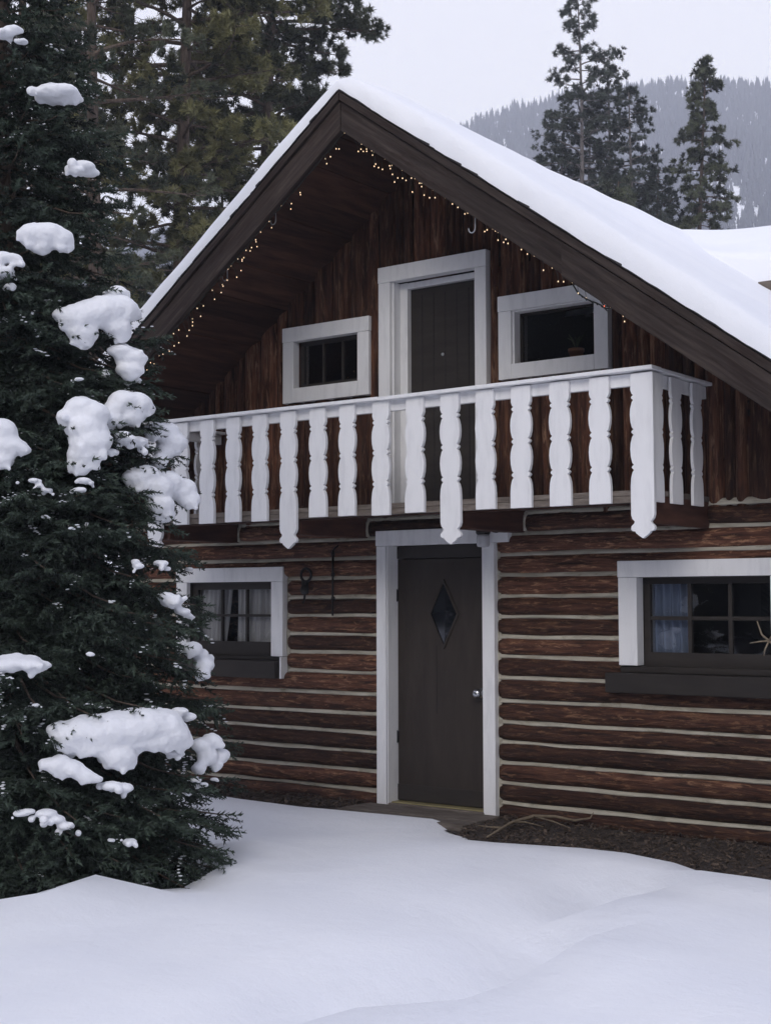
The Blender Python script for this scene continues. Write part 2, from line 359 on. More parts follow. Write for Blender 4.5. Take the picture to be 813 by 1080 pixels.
# ------------------------------------------------------------------ the cabin
cab = empty('log_cabin', (-2.36, 0, 0), 'two storey log cabin with white trimmed openings and snow covered gable roof', 'cabin')
XC = -2.36; SL = .7235; ZA = 5.335          # ridge x, roof slope, top of the rake board at the ridge
XL, XR, YB = -5.96, 1.24, 9.0
rows = [-.03, .12, .271, .424, .577, .728, .888, 1.061, 1.221, 1.370, 1.525, 1.680, 1.839, 1.998, 2.155, 2.302]
OPEN = [(-2.79, -1.86, -.2, 2.10), (-5.04, -4.03, 1.03, 1.81), (-.585, .43, 1.03, 1.81)]   # x0,x1,z0,z1
UP = [(-3.80, -3.09, 3.46, 3.875), (-2.77, -1.94, 2.3, 4.24), (-1.61, -.90, 3.44, 3.865)]
TR = [(-2.895, -1.765, -.2, 2.16), (-5.175, -3.885, 1.0, 1.90), (-.72, .565, 1.0, 1.90)]
joists = [-4.53, -3.10, -1.60, -.14]        # centres
logs = MB(); ch = MB()
def spans(zm, zones, x0, x1, pad=0):
    cut = [(a+pad, b-pad) for (a, b, c, d) in zones if c < zm < d]; cut.sort(); out = []; x = x0
    for a, b in cut:
        if a > x: out.append((x, a))
        x = b
    if x < x1: out.append((x, x1))
    return out
def logrow(mb, x0, x1, z0, z1, k, endr=True):
    nx = max(3, int((x1-x0)/.07)); xs_ = np.linspace(x0, x1, nx); m = 9; vs = []; var = random.random()
    for i, x in enumerate(xs_):
        a = z0+.007+.006*float(vn2(np.array(x*1.1), np.array(k*3.3)))+.007*float(vn3(np.array(x*2.9), np.array(k*7.7)))*2
        b = z1-.014+.007*float(vn(np.array(x*1.2), np.array(k*5.1)))*2+.006*float(vn3(np.array(x*3.3), np.array(k*1.7)))*2
        bul = .050+.022*float(vn2(np.array(x*.8), np.array(k*2.9)))
        e = min(1, ((x-x0+.006)/.03))**.5 if endr and x0 > XL+.1 else 1; e2 = min(1, ((x1-x+.006)/.03))**.5 if endr and x1 < XR-.1 else 1; e *= e2
        zc = (a+b)/2; hh = (b-a)/2*(.86+.14*e)
        for j in range(m):
            t = -1+2*j/(m-1); vs.append((x, -.006-bul*(.35+.65*e)*(1-abs(t)**3.4), zc+hh*t))
    fs = [(i*m+j, (i+1)*m+j, (i+1)*m+j+1, i*m+j+1) for i in range(nx-1) for j in range(m-1)]
    fs += [tuple(range(m)), tuple(reversed([(nx-1)*m+j for j in range(m)]))]
    mb.add(vs, fs, var, True)
def chrow(mb, x0, x1, z, k):
    nx = max(3, int((x1-x0)/.06)); xs_ = np.linspace(x0, x1, nx); vs = []
    for x in xs_:
        w = float(vn3(np.array(x*4.1), np.array(k*9.1)))*.012+float(vn2(np.array(x*1.3), np.array(k*3.1)))*.012
        for (y, dz) in ((.010, .034), (-.008, .022+w), (-.019, .006+w), (-.026, -.008+w*1.2), (-.024, -.014+w), (.005, -.022)): vs.append((x, y, z+dz-.004))
    m = 6; fs = [(i*m+j, (i+1)*m+j, (i+1)*m+j+1, i*m+j+1) for i in range(nx-1) for j in range(m-1)]
    mb.add(vs, fs, .5+.5*random.random(), True)
for k in range(len(rows)-1):
    z0, z1 = rows[k], rows[k+1]; zm = (z0+z1)/2
    zones = list(TR)
    if k == len(rows)-2: zones = [(j-.085, j+.085, 0, 9) for j in joists]
    for a, b in spans(zm, zones, XL, XR): logrow(logs, a+.006, b-.006, z0, z1, k)
    if k > 0:
        zc = list(TR) if k < len(rows)-2 else [z for z in TR]
        for a, b in spans(z0-.01, zc, XL, XR): chrow(ch, a, b, z0, k)
for j0, j1 in zip([XL]+[j+.07 for j in joists], [j-.07 for j in joists]+[XR]):
    chrow(ch, j0, j1, 2.315, 40+j0)          # mortar line under the deck between the joists
    if j0 > XL: ch.tube([(j0+.014, -.030, 2.165), (j0+.010, -.032, 2.22), (j0+.013, -.03, 2.28), (j0+.03, -.025, 2.302)], [.013, .014, .014, .012], 6, .8)
for (a, b, c, d) in TR:                       # mortar beads up the sides of the openings
    for x in (a-.008, b+.008):
        zs = np.arange(max(c, -.02), d, .075)
        ch.tube([(x+.004*math.sin(7*z+a), -.012, z) for z in zs], [.017+.004*math.sin(11*z) for z in zs], 6, .4)
logs.build('log_wall', M['log'], cab); ch.build('chinking', M['chink'], cab)
bk = MB()                                     # mortar core behind the logs, with the openings cut
def wall_cut(mb, x0, x1, z0, z1, op, y0, y1, ax=1):
    zc = sorted({z0, z1, *[max(z0, min(z1, z)) for o in op for z in o[2:]]})
    for a, b in zip(zc[:-1], zc[1:]):
        if b-a < 1e-4: continue
        for s_, e_ in spans((a+b)/2, op, x0, x1): mb.box(s_, e_, y0, y1, a, b, .5)
wall_cut(bk, XL+.02, XR-.02, -.1, 2.30, OPEN, .016, .16)
bk.build('wall_core', M['chink'], cab)
# gable wall of upright slabs
gb = MB(); core = MB(); x = XL; k = 0
wall_cut(core, XL+.3, XR-.3, 2.31, 2.9, UP, .03, .14); 
def roof_z(x): return ZA-.03-SL*abs(x-XC)
zc = [2.9, 3.44, 3.46, 3.865, 3.875, 4.24, 5.2]
for a, b in zip(zc[:-1], zc[1:]):
    hw = (ZA-.05-b)/SL
    if hw > 0: 
        for s_, e_ in spans((a+b)/2, UP, XC-hw, XC+hw): core.box(s_, e_, .03, .14, a, b, .5)
core.build('wall_lining', M['beam'], cab)
while x < XR-.02:
    w = random.choice([.08, .10, .12, .14, .17, .20]); x1 = min(x+w, XR); k += 1
    zt = max(roof_z(x), roof_z(x1), roof_z(min(max(XC, x), x1)))-.002; zb = 2.262+random.uniform(-.01, .012)
    segs = []
    blk = [o for o in UP if o[0]-.06 < (x+x1)/2 < o[1]+.06]
    z = zb
    for o in sorted(blk, key=lambda o: o[2]):
        if o[2]-.05 > z: segs.append((z, o[2]-.03))
        z = o[3]+.03
    if zt > z+.03: segs.append((z, zt))
    bul = random.uniform(.012, .034); skew = random.uniform(-.2, .2); off = random.uniform(-.010, .008); var = random.random()
    for (a, b) in segs:
        nz_ = max(2, int((b-a)/.12)+1); m = 7; vs = []
        for z in np.linspace(a, b, nz_):
            dl = .007*float(vn(np.array(z*2.1), np.array(k*3.7)))*2; dr = .008*float(vn2(np.array(z*2.4), np.array(k*5.7)))*2
            for j in range(m):
                t = -1+2*j/(m-1)
                xx = x+.004+dl+(x1-x-.008-dl+dr)*(t+1)/2; tt = t+skew*(1-t*t)
                zz_ = min(z, roof_z(xx)-.002)
                vs.append((xx, .03+off*.5-(bul+.02)*(1-abs(tt)**3.0)-.004, zz_))
        fs = [(i*m+j, i*m+j+1, (i+1)*m+j+1, (i+1)*m+j) for i in range(nz_-1) for j in range(m-1)]
        gb.add(vs, fs, var, True)
    x = x1
gb.build('gable_wall', M['board'], cab)
# other walls, floors
sw = MB()
sw.box(XL, XL+.15, .16, YB, -.1, 2.72); sw.box(XR-.15, XR, .16, YB, -.1, 2.72)
sw.prism([(XL, -.1), (XR, -.1), (XR, 2.70), (XC, 5.28), (XL, 2.70)], 1, YB-.15, YB)
sw.build('side_wall', M['log'], cab)
fl = MB(); fl.box(XL+.15, XR-.15, .16, YB-.15, -.05, .0); fl.box(XL+.15, XR-.15, .16, YB-.15, 2.25, 2.40)
fl.box(XL+.15, XR-.15, 3.2, 3.3, .0, 2.25); fl.box(-4.9, .2, 3.2, 3.3, 2.4, 3.4)
fl.build('inner_floor', M['floorin'], cab)
# wing at the right
wg = MB(); WY, WZ, WS = 4.78, 5.29, .41
wy0, wy1 = 2.62, 6.94
wg.prism([(wy0, -.1), (wy1, -.1), (wy1, WZ-WS*2.16), (WY, WZ), (wy0, WZ-WS*2.16)], 0, -.75, 6.0)
wg.build('wing_wall', M['fascia'], cab)

def win_trim(x0, x1, z0, z1, t, top, y0=-.078, y1=.03, bottom=True, skirt=0):
    m = MB(); z1b = z1-top
    m.box(x0, x1, y0, y1, z1b, z1)
    m.box(x0+.004, x0+t, y0+.003, y1, z0-skirt, z1b-.002); m.box(x1-t, x1-.004, y0+.003, y1, z0-skirt, z1b-.002)
    if bottom: m.box(x0+t+.001, x1-t-.001, y0+.001, y1, z0, z0+bottom)
    return m
def sash(parent, x0, x1, z0, z1, y, cols, rws, rail=.045, mun=.022, low=None, mat='sillpaint', name='sash'):
    low = low or rail; m = MB(); m.box(x0, x1, y, y+.04, z1-rail, z1); m.box(x0, x1, y, y+.04, z0, z0+low)
    m.box(x0, x0+rail, y, y+.04, z0+low, z1-rail); m.box(x1-rail, x1, y, y+.04, z0+low, z1-rail)
    gx0, gx1, gz0, gz1 = x0+rail, x1-rail, z0+low, z1-rail
    for c in range(1, cols): xx = gx0+(gx1-gx0)*c/cols; m.box(xx-mun/2, xx+mun/2, y+.004, y+.034, gz0, gz1)
    for c in range(1, rws): zz_ = gz0+(gz1-gz0)*c/rws; m.box(gx0, gx1, y+.006, y+.032, zz_-mun/2, zz_+mun/2)
    s_ = m.build(name, M[mat], parent, .002)
    g = MB(); g.box(gx0-.005, gx1+.005, y+.017, y+.021, gz0-.005, gz1+.005); g.build('pane', M['glass'], parent)
    return s_
def curtain(parent, x0, x1, z0, z1, y, mat, folds=7, amp=.018, gather=0):
    nx = 60; xs_ = np.linspace(x0, x1, nx); zs_ = np.linspace(z0, z1, 10)
    Xg, Zg = np.meshgrid(xs_, zs_); t = (Xg-x0)/(x1-x0); Xg2 = Xg+gather*(1-(Zg-z0)/(z1-z0))*(t)
    Yg = y+amp*np.sin(t*folds*6.283+.7*np.sin(Zg*5))+.006*np.sin(t*31)
    return gridmesh('curtain', mat, parent, Xg2, Yg, Zg)
# lower windows
w = win_trim(-5.177, -3.895, 1.172, 1.936, .135, .125, bottom=False).build('window', M['white'], cab, .004); tag(w, 'white trimmed ground floor window with pale curtains beside the spruce')
jm = MB(); jm.box(-5.04, -4.03, -.05, -.045, 1.03, 1.031)
sash(w, -5.034, -4.036, 1.16, 1.80, .0, 3, 2, .055, .022, .13)
m = MB(); m.box(-5.045, -5.035, -.03, .05, 1.04, 1.81); m.box(-4.035, -4.025, -.03, .05, 1.04, 1.81); m.box(-5.035, -4.035, -.03, .05, 1.80, 1.812); m.box(-5.034, -4.036, -.03, .06, 1.03, 1.158); m.build('reveal', M['sillpaint'], w, .002)
m = MB(); m.box(-5.12, -3.93, -.135, -.03, .985, 1.135); m.box(-5.10, -3.95, -.05, .02, 1.136, 1.168); m.build('sill', M['sillpaint'], w, .006)
m = MB(); m.box(-3.912, -3.892, -.10, .02, .985, 1.168); m.build('end_board', M['white'], w, .003)
curtain(w, -4.99, -4.60, 1.1, 1.80, .065, M['curtain'], 6, .014, -.10); curtain(w, -4.55, -4.07, 1.1, 1.80, .068, M['curtain'], 8, .014, .03)
w = win_trim(-.722, .565, 1.178, 1.922, .150, .118, bottom=False).build('window', M['white'], cab, .004); tag(w, 'white trimmed ground floor window with dark panes right of the door')
sash(w, -.585, .43, 1.17, 1.81, .05, 3, 2, .055, .028, .10)
m = MB(); m.box(-.592, -.58, -.03, .05, 1.04, 1.81); m.box(.425, .437, -.03, .05, 1.04, 1.81); m.box(-.58, .425, -.03, .05, 1.80, 1.812); m.box(-.58, .425, -.02, .09, 1.03, 1.168); m.build('reveal', M['sillpaint'], w, .002)
m = MB(); m.box(-.80, .65, -.135, -.03, .985, 1.125); m.box(-.72, .58, -.05, .02, 1.126, 1.172); m.build('sill', M['sillpaint'], w, .006)
curtain(w, -.56, -.24, 1.1, 1.80, .13, M['curtainblue'], 5, .02)
# upper windows
w = win_trim(-3.93, -2.985, 3.337, 3.992, .125, .125, -.052, .03, .125).build('window', M['white'], cab, .004); tag(w, 'small upstairs window in white trim left of the balcony door')
sash(w, -3.80, -3.09, 3.46, 3.875, .04, 3, 1, .04, .02)
w = win_trim(-1.735, -.783, 3.331, 3.980, .120, .120, -.052, .03, .115).build('window', M['white'], cab, .004); tag(w, 'upstairs window in white trim right of the balcony door')
m = MB(); m.box(-1.614, -1.596, -.03, .06, 3.445, 3.86); m.box(-1.596, -.905, -.03, .06, 3.847, 3.86); m.build('reveal', M['white'], w, .002)
sash(w, -1.595, -.90, 3.44, 3.846, .05, 1, 1, .02, .02)
po = empty('flower_pot', (-1.20, .22, 3.44), 'terracotta pot standing behind the upstairs window on the right', 'pot')
m = MB(); m.lathe((-1.20, .22, 3.44), [(.04, 0), (.055, .09), (.062, .09), (.062, .115), (.05, .115)], 14); m.build('pot_body', M['terracotta'], po)
m = MB()
for q in range(9):
    a = q*.7; m.tube([(-1.20, .22, 3.55), (-1.20+.03*math.cos(a), .22+.03*math.sin(a), 3.62), (-1.20+.07*math.cos(a), .22+.06*math.sin(a), 3.66+.02*math.sin(3*a))], [.004, .006, .002], 5)
m.build('plant_leaf', M['pineB'], po)
m = MB(); m.box(-1.58, -.92, .09, .34, 3.40, 3.439); m.build('shelf', M['beam'], w)

# doors
def door(x0, x1, z0, z1, y, name, lab, mat='brownpaint'):
    m = MB(); m.box(x0, x1, y, y+.045, z0, z1); d = m.build(name, M[mat], cab, .003); tag(d, lab); return d
d = door(-2.775, -1.875, .045, 1.975, .055, 'door', 'plain brown front door with a diamond shaped pane')
m = MB(); m.box(-2.78, -1.87, .05, .12, 1.982, 2.08); m.build('door_rail', M['sillpaint'], d, .003)
m = MB(); m.box(-2.775, -1.875, .045, .054, .05, .175); m.build('kick_board', M['sillpaint'], d, .003)
m = MB(); m.box(-2.90, -1.64, -.080, .02, 2.085, 2.207); m.box(-2.895, -2.785, -.076, .02, -.03, 2.083); m.box(-1.878, -1.768, -.076, .02, -.035, 2.083)
m.build('casing', M['white'], d, .004)
m = MB(); m.box(-2.797, -2.779, -.076, .12, -.02, 2.084); m.box(-1.874, -1.860, .0, .12, -.02, 2.084); m.build('jamb', M['white'], d, .002)
m = MB(); m.box(-2.775, -1.875, -.04, .10, .018, .043); m.build('threshold', M['brass'], d, .004)
dx, dz, dw, dh = -2.318, 1.536, .125, .245
def diam(w, h, y): return [(dx-w, y, dz), (dx, y, dz+h), (dx+w, y, dz), (dx, y, dz-h)]
m = MB(); A = diam(dw+.016, dh+.03, .045)+diam(dw, dh, .040)+diam(dw+.016, dh+.03, .056)
m.add(A, [(i, (i+1) % 4, (i+1) % 4+4, i+4) for i in range(4)]+[(i, (i+1) % 4, (i+1) % 4+8, i+8) for i in range(4)], .5)
m.build('pane_frame', M['brownpaint'], d, solid_normals=False)
M['darkpane'] = plain('dark_glass', (.008, .009, .012), .04, 0, spec=1.0)
m = MB(); m.add(diam(dw, dh, .049)+[(dx+.02, .043, dz+.03)], [(0, 1, 4), (1, 2, 4), (2, 3, 4), (3, 0, 4)], .5); m.build('diamond_pane', M['darkpane'], d, solid_normals=False)
m = MB(); m.box(-2.396, -2.392, .0535, .056, .75, 1.29); m.build('seam', M['shingle'], d)
m = MB(); m.lathe((-1.975, .055, .926), [(.042, 0), (.040, -.012), (.014, -.018), (.013, -.040), (.026, -.050), (.036, -.066), (.030, -.084), (.008, -.090)], 18, 1); m.build('handle', M['chrome'], d)
for z in (1.685, .55):
    m = MB(); m.box(-2.778, -2.765, .048, .054, z-.045, z+.045); m.tube([(-2.776, .046, z-.05), (-2.776, .046, z+.05)], .005, 8); m.build('hinge', M['iron'], d)
d2 = door(-2.665, -1.985, 2.40, 4.185, .10, 'door', 'tall dark panelled balcony door upstairs', 'sillpaint')
m = MB()
for q in range(1, 6): xx = -2.665+.68*q/6; m.box(xx-.003, xx+.003, .0965, .0995, 2.45, 4.13)
m.build('panel_groove', M['shingle'], d2)
m = MB(); m.box(-2.885, -1.832, -.062, .03, 4.24, 4.369); m.box(-2.882, -2.765, -.058, .03, 2.36, 4.238); m.box(-1.942, -1.836, -.058, .03, 2.36, 4.238); m.build('casing', M['white'], d2, .004)
m = MB(); m.box(-2.763, -2.742, -.03, .15, 2.40, 4.238); m.box(-2.741, -2.668, .055, .13, 2.40, 4.238); m.box(-1.982, -1.943, .055, .13, 2.40, 4.238); m.box(-2.667, -1.983, .058, .13, 4.188, 4.236); m.build('jamb', M['white'], d2, .003)
m = MB(); m.lathe((-2.35, .10, 3.62), [(.014, 0), (.013, -.008), (.004, -.012)], 12, 1); m.build('peephole', M['hookmetal'], d2)

# roof
def slope_pts(off0, off1, side, x_end):      # quad in xz for a band parallel to the slope
    return [(XC, ZA+off1), (x_end, ZA+off1-SL*abs(x_end-XC)), (x_end, ZA+off0-SL*abs(x_end-XC)), (XC, ZA+off0)]
EXL, EXR, YF, YBK = -6.42, 1.70, -1.19, 9.6
m = MB()
for xe in (EXL, EXR): m.prism(slope_pts(.0, .075, 0, xe), 1, YF+.02, YBK, .5)
roof = m.build('roof', M['shingle'], cab)
m = MB()
for side, xe in ((-1, EXL), (1, EXR)):       # shingle butts stepping down both rakes
    t = 0
    while True:
        xa = XC+side*t; xb = XC+side*(t+.142)
        if abs(xb-XC) > abs(xe-XC): break
        za, zb_ = ZA+.078-SL*t, ZA+.090-SL*(t+.142)
        m.prism([(xa, za+.004), (xb, zb_+.006), (xb, zb_-.012), (xa, za-.004)], 1, YF-.028-random.uniform(0, .008), YF+.3); t += .135
m.build('shingle_edge', M['shingle'], roof)
m = MB(); kk = 0                              # soffit boards run from the rake in to the wall
for side, xe in ((-1, EXL), (1, EXR)):
    t = .01
    while t < abs(xe-XC)-.02:
        t1 = min(t+random.choice([.19, .24, .28]), abs(xe-XC)); a, b = XC+side*t, XC+side*(t1-.006); o_ = random.uniform(0, .012)
        m.prism([(a, ZA-.004-o_-SL*t), (b, ZA-.004-o_-SL*(t1-.006)), (b, ZA-.024-o_-SL*(t1-.006)), (a, ZA-.024-o_-SL*t)], 1, YF+.022, .2); t = t1
m.build('soffit', M['soffit'], roof)
def rake(x0, x1, off0, off1, y0, y1, name='bargeboard'):
    m = MB(); n_ = 2
    m.prism([(x0, ZA+off1-SL*abs(x0-XC)), (x1, ZA+off1-SL*abs(x1-XC)), (x1, ZA+off0-SL*abs(x1-XC)), (x0, ZA+off0-SL*abs(x0-XC))], 1, y0, y1); return m.build(name, M['fascia-1' if (x0+x1)/2 < XC else 'fascia1'], roof, .004)
rake(XC-.004, EXL, -.225, -.002, -1.20, -1.15); rake(XC+.004, -.50, -.225, -.002, -1.20, -1.15); rake(-.50, EXR, -.236, -.006, -1.216, -1.155)
rake(XC-.003, EXL, .002, .066, -1.222, -1.15, 'rake_trim'); rake(XC+.003, EXR, .002, .066, -1.222, -1.15, 'rake_trim')
m = MB(); m.box(EXR-.04, EXR, YF, YBK, ZA-.20-SL*4.06, ZA-.01-SL*4.06); m.build('eave_board', M['fascia'], roof)
m = MB(); m.box(EXL, EXL+.04, YF, YBK, ZA-.20-SL*4.06, ZA-.01-SL*4.06); m.build('eave_board', M['fascia'], roof)
m = MB()
for s_ in (-1, 1):
    y_e = WY+s_*2.42; z_e = WZ-WS*2.42
    m.prism([(WY, WZ+.10), (y_e, z_e+.10), (y_e, z_e-.02), (WY, WZ-.02)], 0, -2.3 if s_ < 0 else -2.3, 6.4)
m.build('wing_roof', M['shingle'], roof)
m = MB(); m.box(-.60, 6.4, WY-2.455, WY-2.422, WZ-WS*2.42-.10, WZ-WS*2.42+.07); m.build('wing_eave_board', M['greywood'], roof)
# roof snow
TS = .20
xg = np.unique(np.concatenate([np.linspace(EXL-.05, EXR+.05, 300), XC+np.linspace(-.4, .4, 30), EXL-.05+.3*np.linspace(0, 1, 16)**2, EXR+.05-.3*np.linspace(0, 1, 16)**2]))
yg = np.unique(np.concatenate([YF-.035+.35*np.linspace(0, 1, 26)**2.2, np.linspace(YF+.3, YBK+.03, 110)]))
XG, YG = np.meshgrid(xg, yg)
def edge(d, r_): t = np.clip(d/r_, 0, 1); return np.sqrt(np.maximum(0, 1-(1-t)**2))
ax_ = np.abs(XG-XC); plane = ZA+.088-SL*ax_; drop = SL*(np.sqrt(ax_**2+.13**2)-ax_)
thick = TS*(1+.22*vn(XG*1.0, YG*.7)+.12*vn2(XG*2.3, YG*1.9+4)+.05*vn3(XG*7, YG*6))
jag = .010*vn3(XG*16, YG*0)+.012*vn2(XG*6, YG*0+2)
fr_ = edge(YG-(YF-.035), .085)*(.80+.20*edge(YG-(YF-.035), .45)); dE = np.minimum(XG-(EXL-.05), EXR+.05-XG)
eg_ = np.minimum(fr_, edge(dE, .25)); ZG = plane+(thick+.015-drop)*eg_
ZG = np.where(fr_ < .02, plane-.004+jag*.6, ZG)
YG2 = YG-.035*np.exp(-((YG-(YF-.035))/.03)**2)*0+np.where(fr_ < .8, .012*vn3(XG*9, YG*30+3), 0)
gridmesh('snow_layer', M['snow'], roof, XG, YG2, ZG)
xg = np.linspace(-2.5, 6.45, 200); yg = np.unique(np.concatenate([WY-2.45+.45*np.linspace(0, 1, 24)**2.2, np.linspace(WY-2.0, WY+2.5, 90)]))
XG, YG = np.meshgrid(xg, yg); mainz = ZA+.085+TS*.9-SL*np.sqrt((XG-XC)**2+.16**2)+SL*.03
wz_ = WZ+.10-WS*np.sqrt((YG-WY)**2+.2**2)+.05-.06+.20*(1+.2*vn(XG*.9, YG*.8))*edge(YG-(WY-2.45), .10)
kq = 5.0; ZG = np.log(np.exp(kq*(mainz-.10))+np.exp(kq*wz_))/kq
ZG = np.where(YG < WY-2.43, WZ+.02-WS*2.45, ZG)
gridmesh('snow_layer', M['snow'], roof, XG, YG, ZG)

# balcony
YD = -.935; DT = 2.355
m = MB(); nb = 7
for q in range(nb):
    y0 = YD+.03+q*(.90/nb); m.box(-4.72, 0-.035, y0+.002, y0+.90/nb-.004, DT-.036, DT-.002*(q % 2))
m.box(-4.70, -.036, YD+.036, YD+.072, DT-.082, DT-.037)
bal = m.build('balcony', M['greywood'], cab, .003); tag(bal, 'timber balcony across the gable with white sawn balusters')
for j in joists:
    m = MB(); m.box(j-.072, j+.072, YD+.075, .10, 2.155, DT-.037); m.build('joist', M['beam'], bal, .006)
m = MB(); m.box(-4.70, -4.66, YD+.076, -.0, 2.16, DT-.037); m.box(-.075, -.036, YD+.076, -.0, 2.135, DT-.037)
m.box(-4.66, -.212, YD+.076, YD+.10, 2.262, DT-.083); m.build('rim_board', M['beam'], bal, .004)
PR = [(0, .87), (.05, .92), (.13, .93), (.158, .83), (.168, .70), (.178, .84), (.187, .90), (.196, .84), (.207, .70), (.222, .82), (.27, .96), (.32, 1.0), (.375, .96), (.42, .84), (.434, .70), (.446, .84), (.455, .90), (.464, .84), (.476, .70), (.495, .83), (.54, .96), (.59, 1.0), (.645, .96), (.695, .84), (.708, .70), (.720, .84), (.729, .90), (.738, .84), (.750, .70), (.77, .84), (.81, .95), (.87, 1.0), (1.0, 1.0)]
ZT, ZB = 3.112, 2.272
def bal_outline(wd, long_, hw=None):
    pts = [((ZT-(ZT-ZB)*t), wd/2*f_) for t, f_ in PR]
    if long_: pts += [(2.19, wd/2*1.0), (2.165, wd/2*.9), (2.148, wd/2*.70), (2.135, wd/2*.74), (2.118, wd/2*.98), (2.098, wd/2*1.02), (2.085, wd/2*.90), (2.083, wd/2*.66), (2.072, wd/2*.60), (2.055, wd/2*.34), (2.038, wd/2*.03)]
    return pts
def baluster(cx, cy, along, wd, long_, th=.030, jit=True, flat=0):
    pts = bal_outline(wd, long_); m = MB(); n_ = len(pts); vs = []
    dzj = random.uniform(-.006, .006) if jit else 0; tilt = random.uniform(-.006, .006) if jit else 0; sc_ = random.uniform(.95, 1.04) if jit else 1
    for yy in (-th/2, th/2):
        for (z, h) in pts:
            z2 = z+dzj*(1 if z < 2.3 else 0); o_ = tilt*(z-ZT)
            for s_ in (-1, 1):
                q = s_*h*sc_+o_
                if flat == s_ and z > 2.25: q = s_*wd/2
                vs.append((cx+q, cy+yy, z2) if along == 'x' else (cx+yy, cy+q, z2))
    fs = []
    for i in range(n_-1):
        a = 2*i; fs.append((a, a+1, a+3, a+2)); b = 2*n_+a; fs.append((b, b+2, b+3, b+1))
        fs.append((a, a+2, b+2, b)); fs.append((a+1, b+1, b+3, a+3))
    fs.append((0, 2*n_, 2*n_+1, 1)); fs.append((2*n_-2, 2*n_-1, 4*n_-1, 4*n_-2))
    m.add(vs, fs); return m.build('baluster', M['white'], bal, .0025)
xsb = [-4.565, -4.262, -3.965, -3.678, -3.393, -3.101, -2.803, -2.515, -2.198, -1.889, -1.585, -1.288, -.994, -.692, -.390, -.083]
for i, xx in enumerate(xsb): baluster(xx, YD+.015, 'x', .166, i in (0, 5, 10, 15), flat=1 if i == 15 else 0, jit=i < 15)
baluster(-.011, -.847, 'y', .135, False, .022, jit=False, flat=-1)
for yy in (-.585, -.262): baluster(-.011, yy, 'y', .168, False, .022)
for yy in (-.80, -.52, -.24): baluster(-4.704, yy, 'y', .166, False)
m = MB()
def capseg(xs2, zs2, y0, y1):
    for a in range(len(xs2)-1):
        x0, x1, z0, z1 = xs2[a], xs2[a+1], zs2[a], zs2[a+1]
        m.add([(x0, y0, z0-.026), (x1, y0, z1-.026), (x1, y1, z1-.026), (x0, y1, z0-.026), (x0, y0, z0), (x1, y0, z1), (x1, y1, z1), (x0, y1, z0)],
              [(0, 3, 2, 1), (4, 5, 6, 7), (0, 1, 5, 4), (1, 2, 6, 5), (2, 3, 7, 6), (3, 0, 4, 7)], .5)
capseg([-4.74, -2.20], [3.148, 3.142], YD-.03, YD+.11); capseg([-2.197, .012], [3.138, 3.152], YD-.033, YD+.112)
m.box(-.115, .010, YD+.113, -.03, 3.125, 3.149); m.box(-4.74, -4.61, YD+.113, -.03, 3.122, 3.146)
m.box(-4.70, -.04, YD+.032, YD+.068, 3.035, 3.118); m.box(-.068, -.033, YD+.07, -.04, 3.035, 3.120); m.box(-4.687, -4.652, YD+.07, -.04, 3.035, 3.118)
m.build('handrail', M['white'], bal, .004)
# doorstep and the small things on the front
m = MB(); [m.box(-2.96, -1.70, -.62+.18*q, -.62+.18*q+.173, -.06, .026+.004*(q % 2)) for q in range(3)]; m.box(-2.78, -1.87, -.084, -.045, -.04, .036); o = m.build('doorstep', M['greywood'], None, .008); tag(o, 'worn grey timber step under the front door', 'doorstep')
lamp = empty('wall_lamp', (-1.815, -.15, 2.16), 'small jar shaped lamp on the white header over the front door', 'lamp')
m = MB(); m.lathe((-1.815, -.15, 2.185), [(.056, 0), (.056, -.03), (.048, -.042)], 18); m.tube([(-1.815, -.15, 2.185), (-1.815, -.13, 2.235), (-1.815, -.07, 2.235)], [.014, .013, .013], 8); m.build('lamp_cap', M['iron'], lamp)
m = MB(); m.lathe((-1.815, -.15, 2.142), [(.045, 0), (.050, -.015), (.050, -.075), (.044, -.092), (.02, -.096)], 18); m.build('lamp_jar', M['frost'], lamp)
m = MB(); m.lathe((-1.735, -.083, 2.215), [(.060, 0), (.060, -.02), (.03, -.045)], 16, 1); m.build('mount_plate', M['iron'], lamp)
# old iron tools on the wall
hk = empty('iron_pulley', (-3.64, -.07, 1.75), 'black iron pulley hanging on the logs right of the left window', 'pulley')
m = MB()
pts = [(-3.63+.055*math.cos(a), -.085, 1.86+.055*math.sin(a)) for a in np.linspace(0, 6.283, 20)]
m.tube(pts, .012, 7); m.build('ring', M['iron'], hk)
m = MB(); m.lathe((-3.64, -.075, 1.735), [(.020, 0), (.044, -.012), (.044, -.024), (.020, -.036)], 16, 1); m.box(-3.668, -3.614, -.10, -.07, 1.70, 1.81); m.build('pulley_block', M['iron'], hk, .004)
m = MB(); m.tube([(-3.64, -.085, 1.71), (-3.643, -.09, 1.66), (-3.655, -.09, 1.625), (-3.67, -.09, 1.64)], [.010, .010, .008, .004], 7); m.build('hook', M['iron'], hk)
m = MB(); m.tube([(-3.337, -.085, 2.06), (-3.336, -.09, 1.8), (-3.340, -.088, 1.52)], [.010, .009, .008], 7)
for z in (2.03, 1.86, 1.66): m.lathe((-3.337, -.086, z), [(.008, -.02), (.017, -.01), (.017, .01), (.008, .02)], 8)
m.tube([(-3.337, -.085, 2.06), (-3.31, -.085, 2.085), (-3.30, -.06, 2.10)], [.008, .007, .006], 6); o = m.build('iron_rod', M['iron'], None); tag(o, 'long thin black iron rod on the logs left of the front door', 'iron rod')
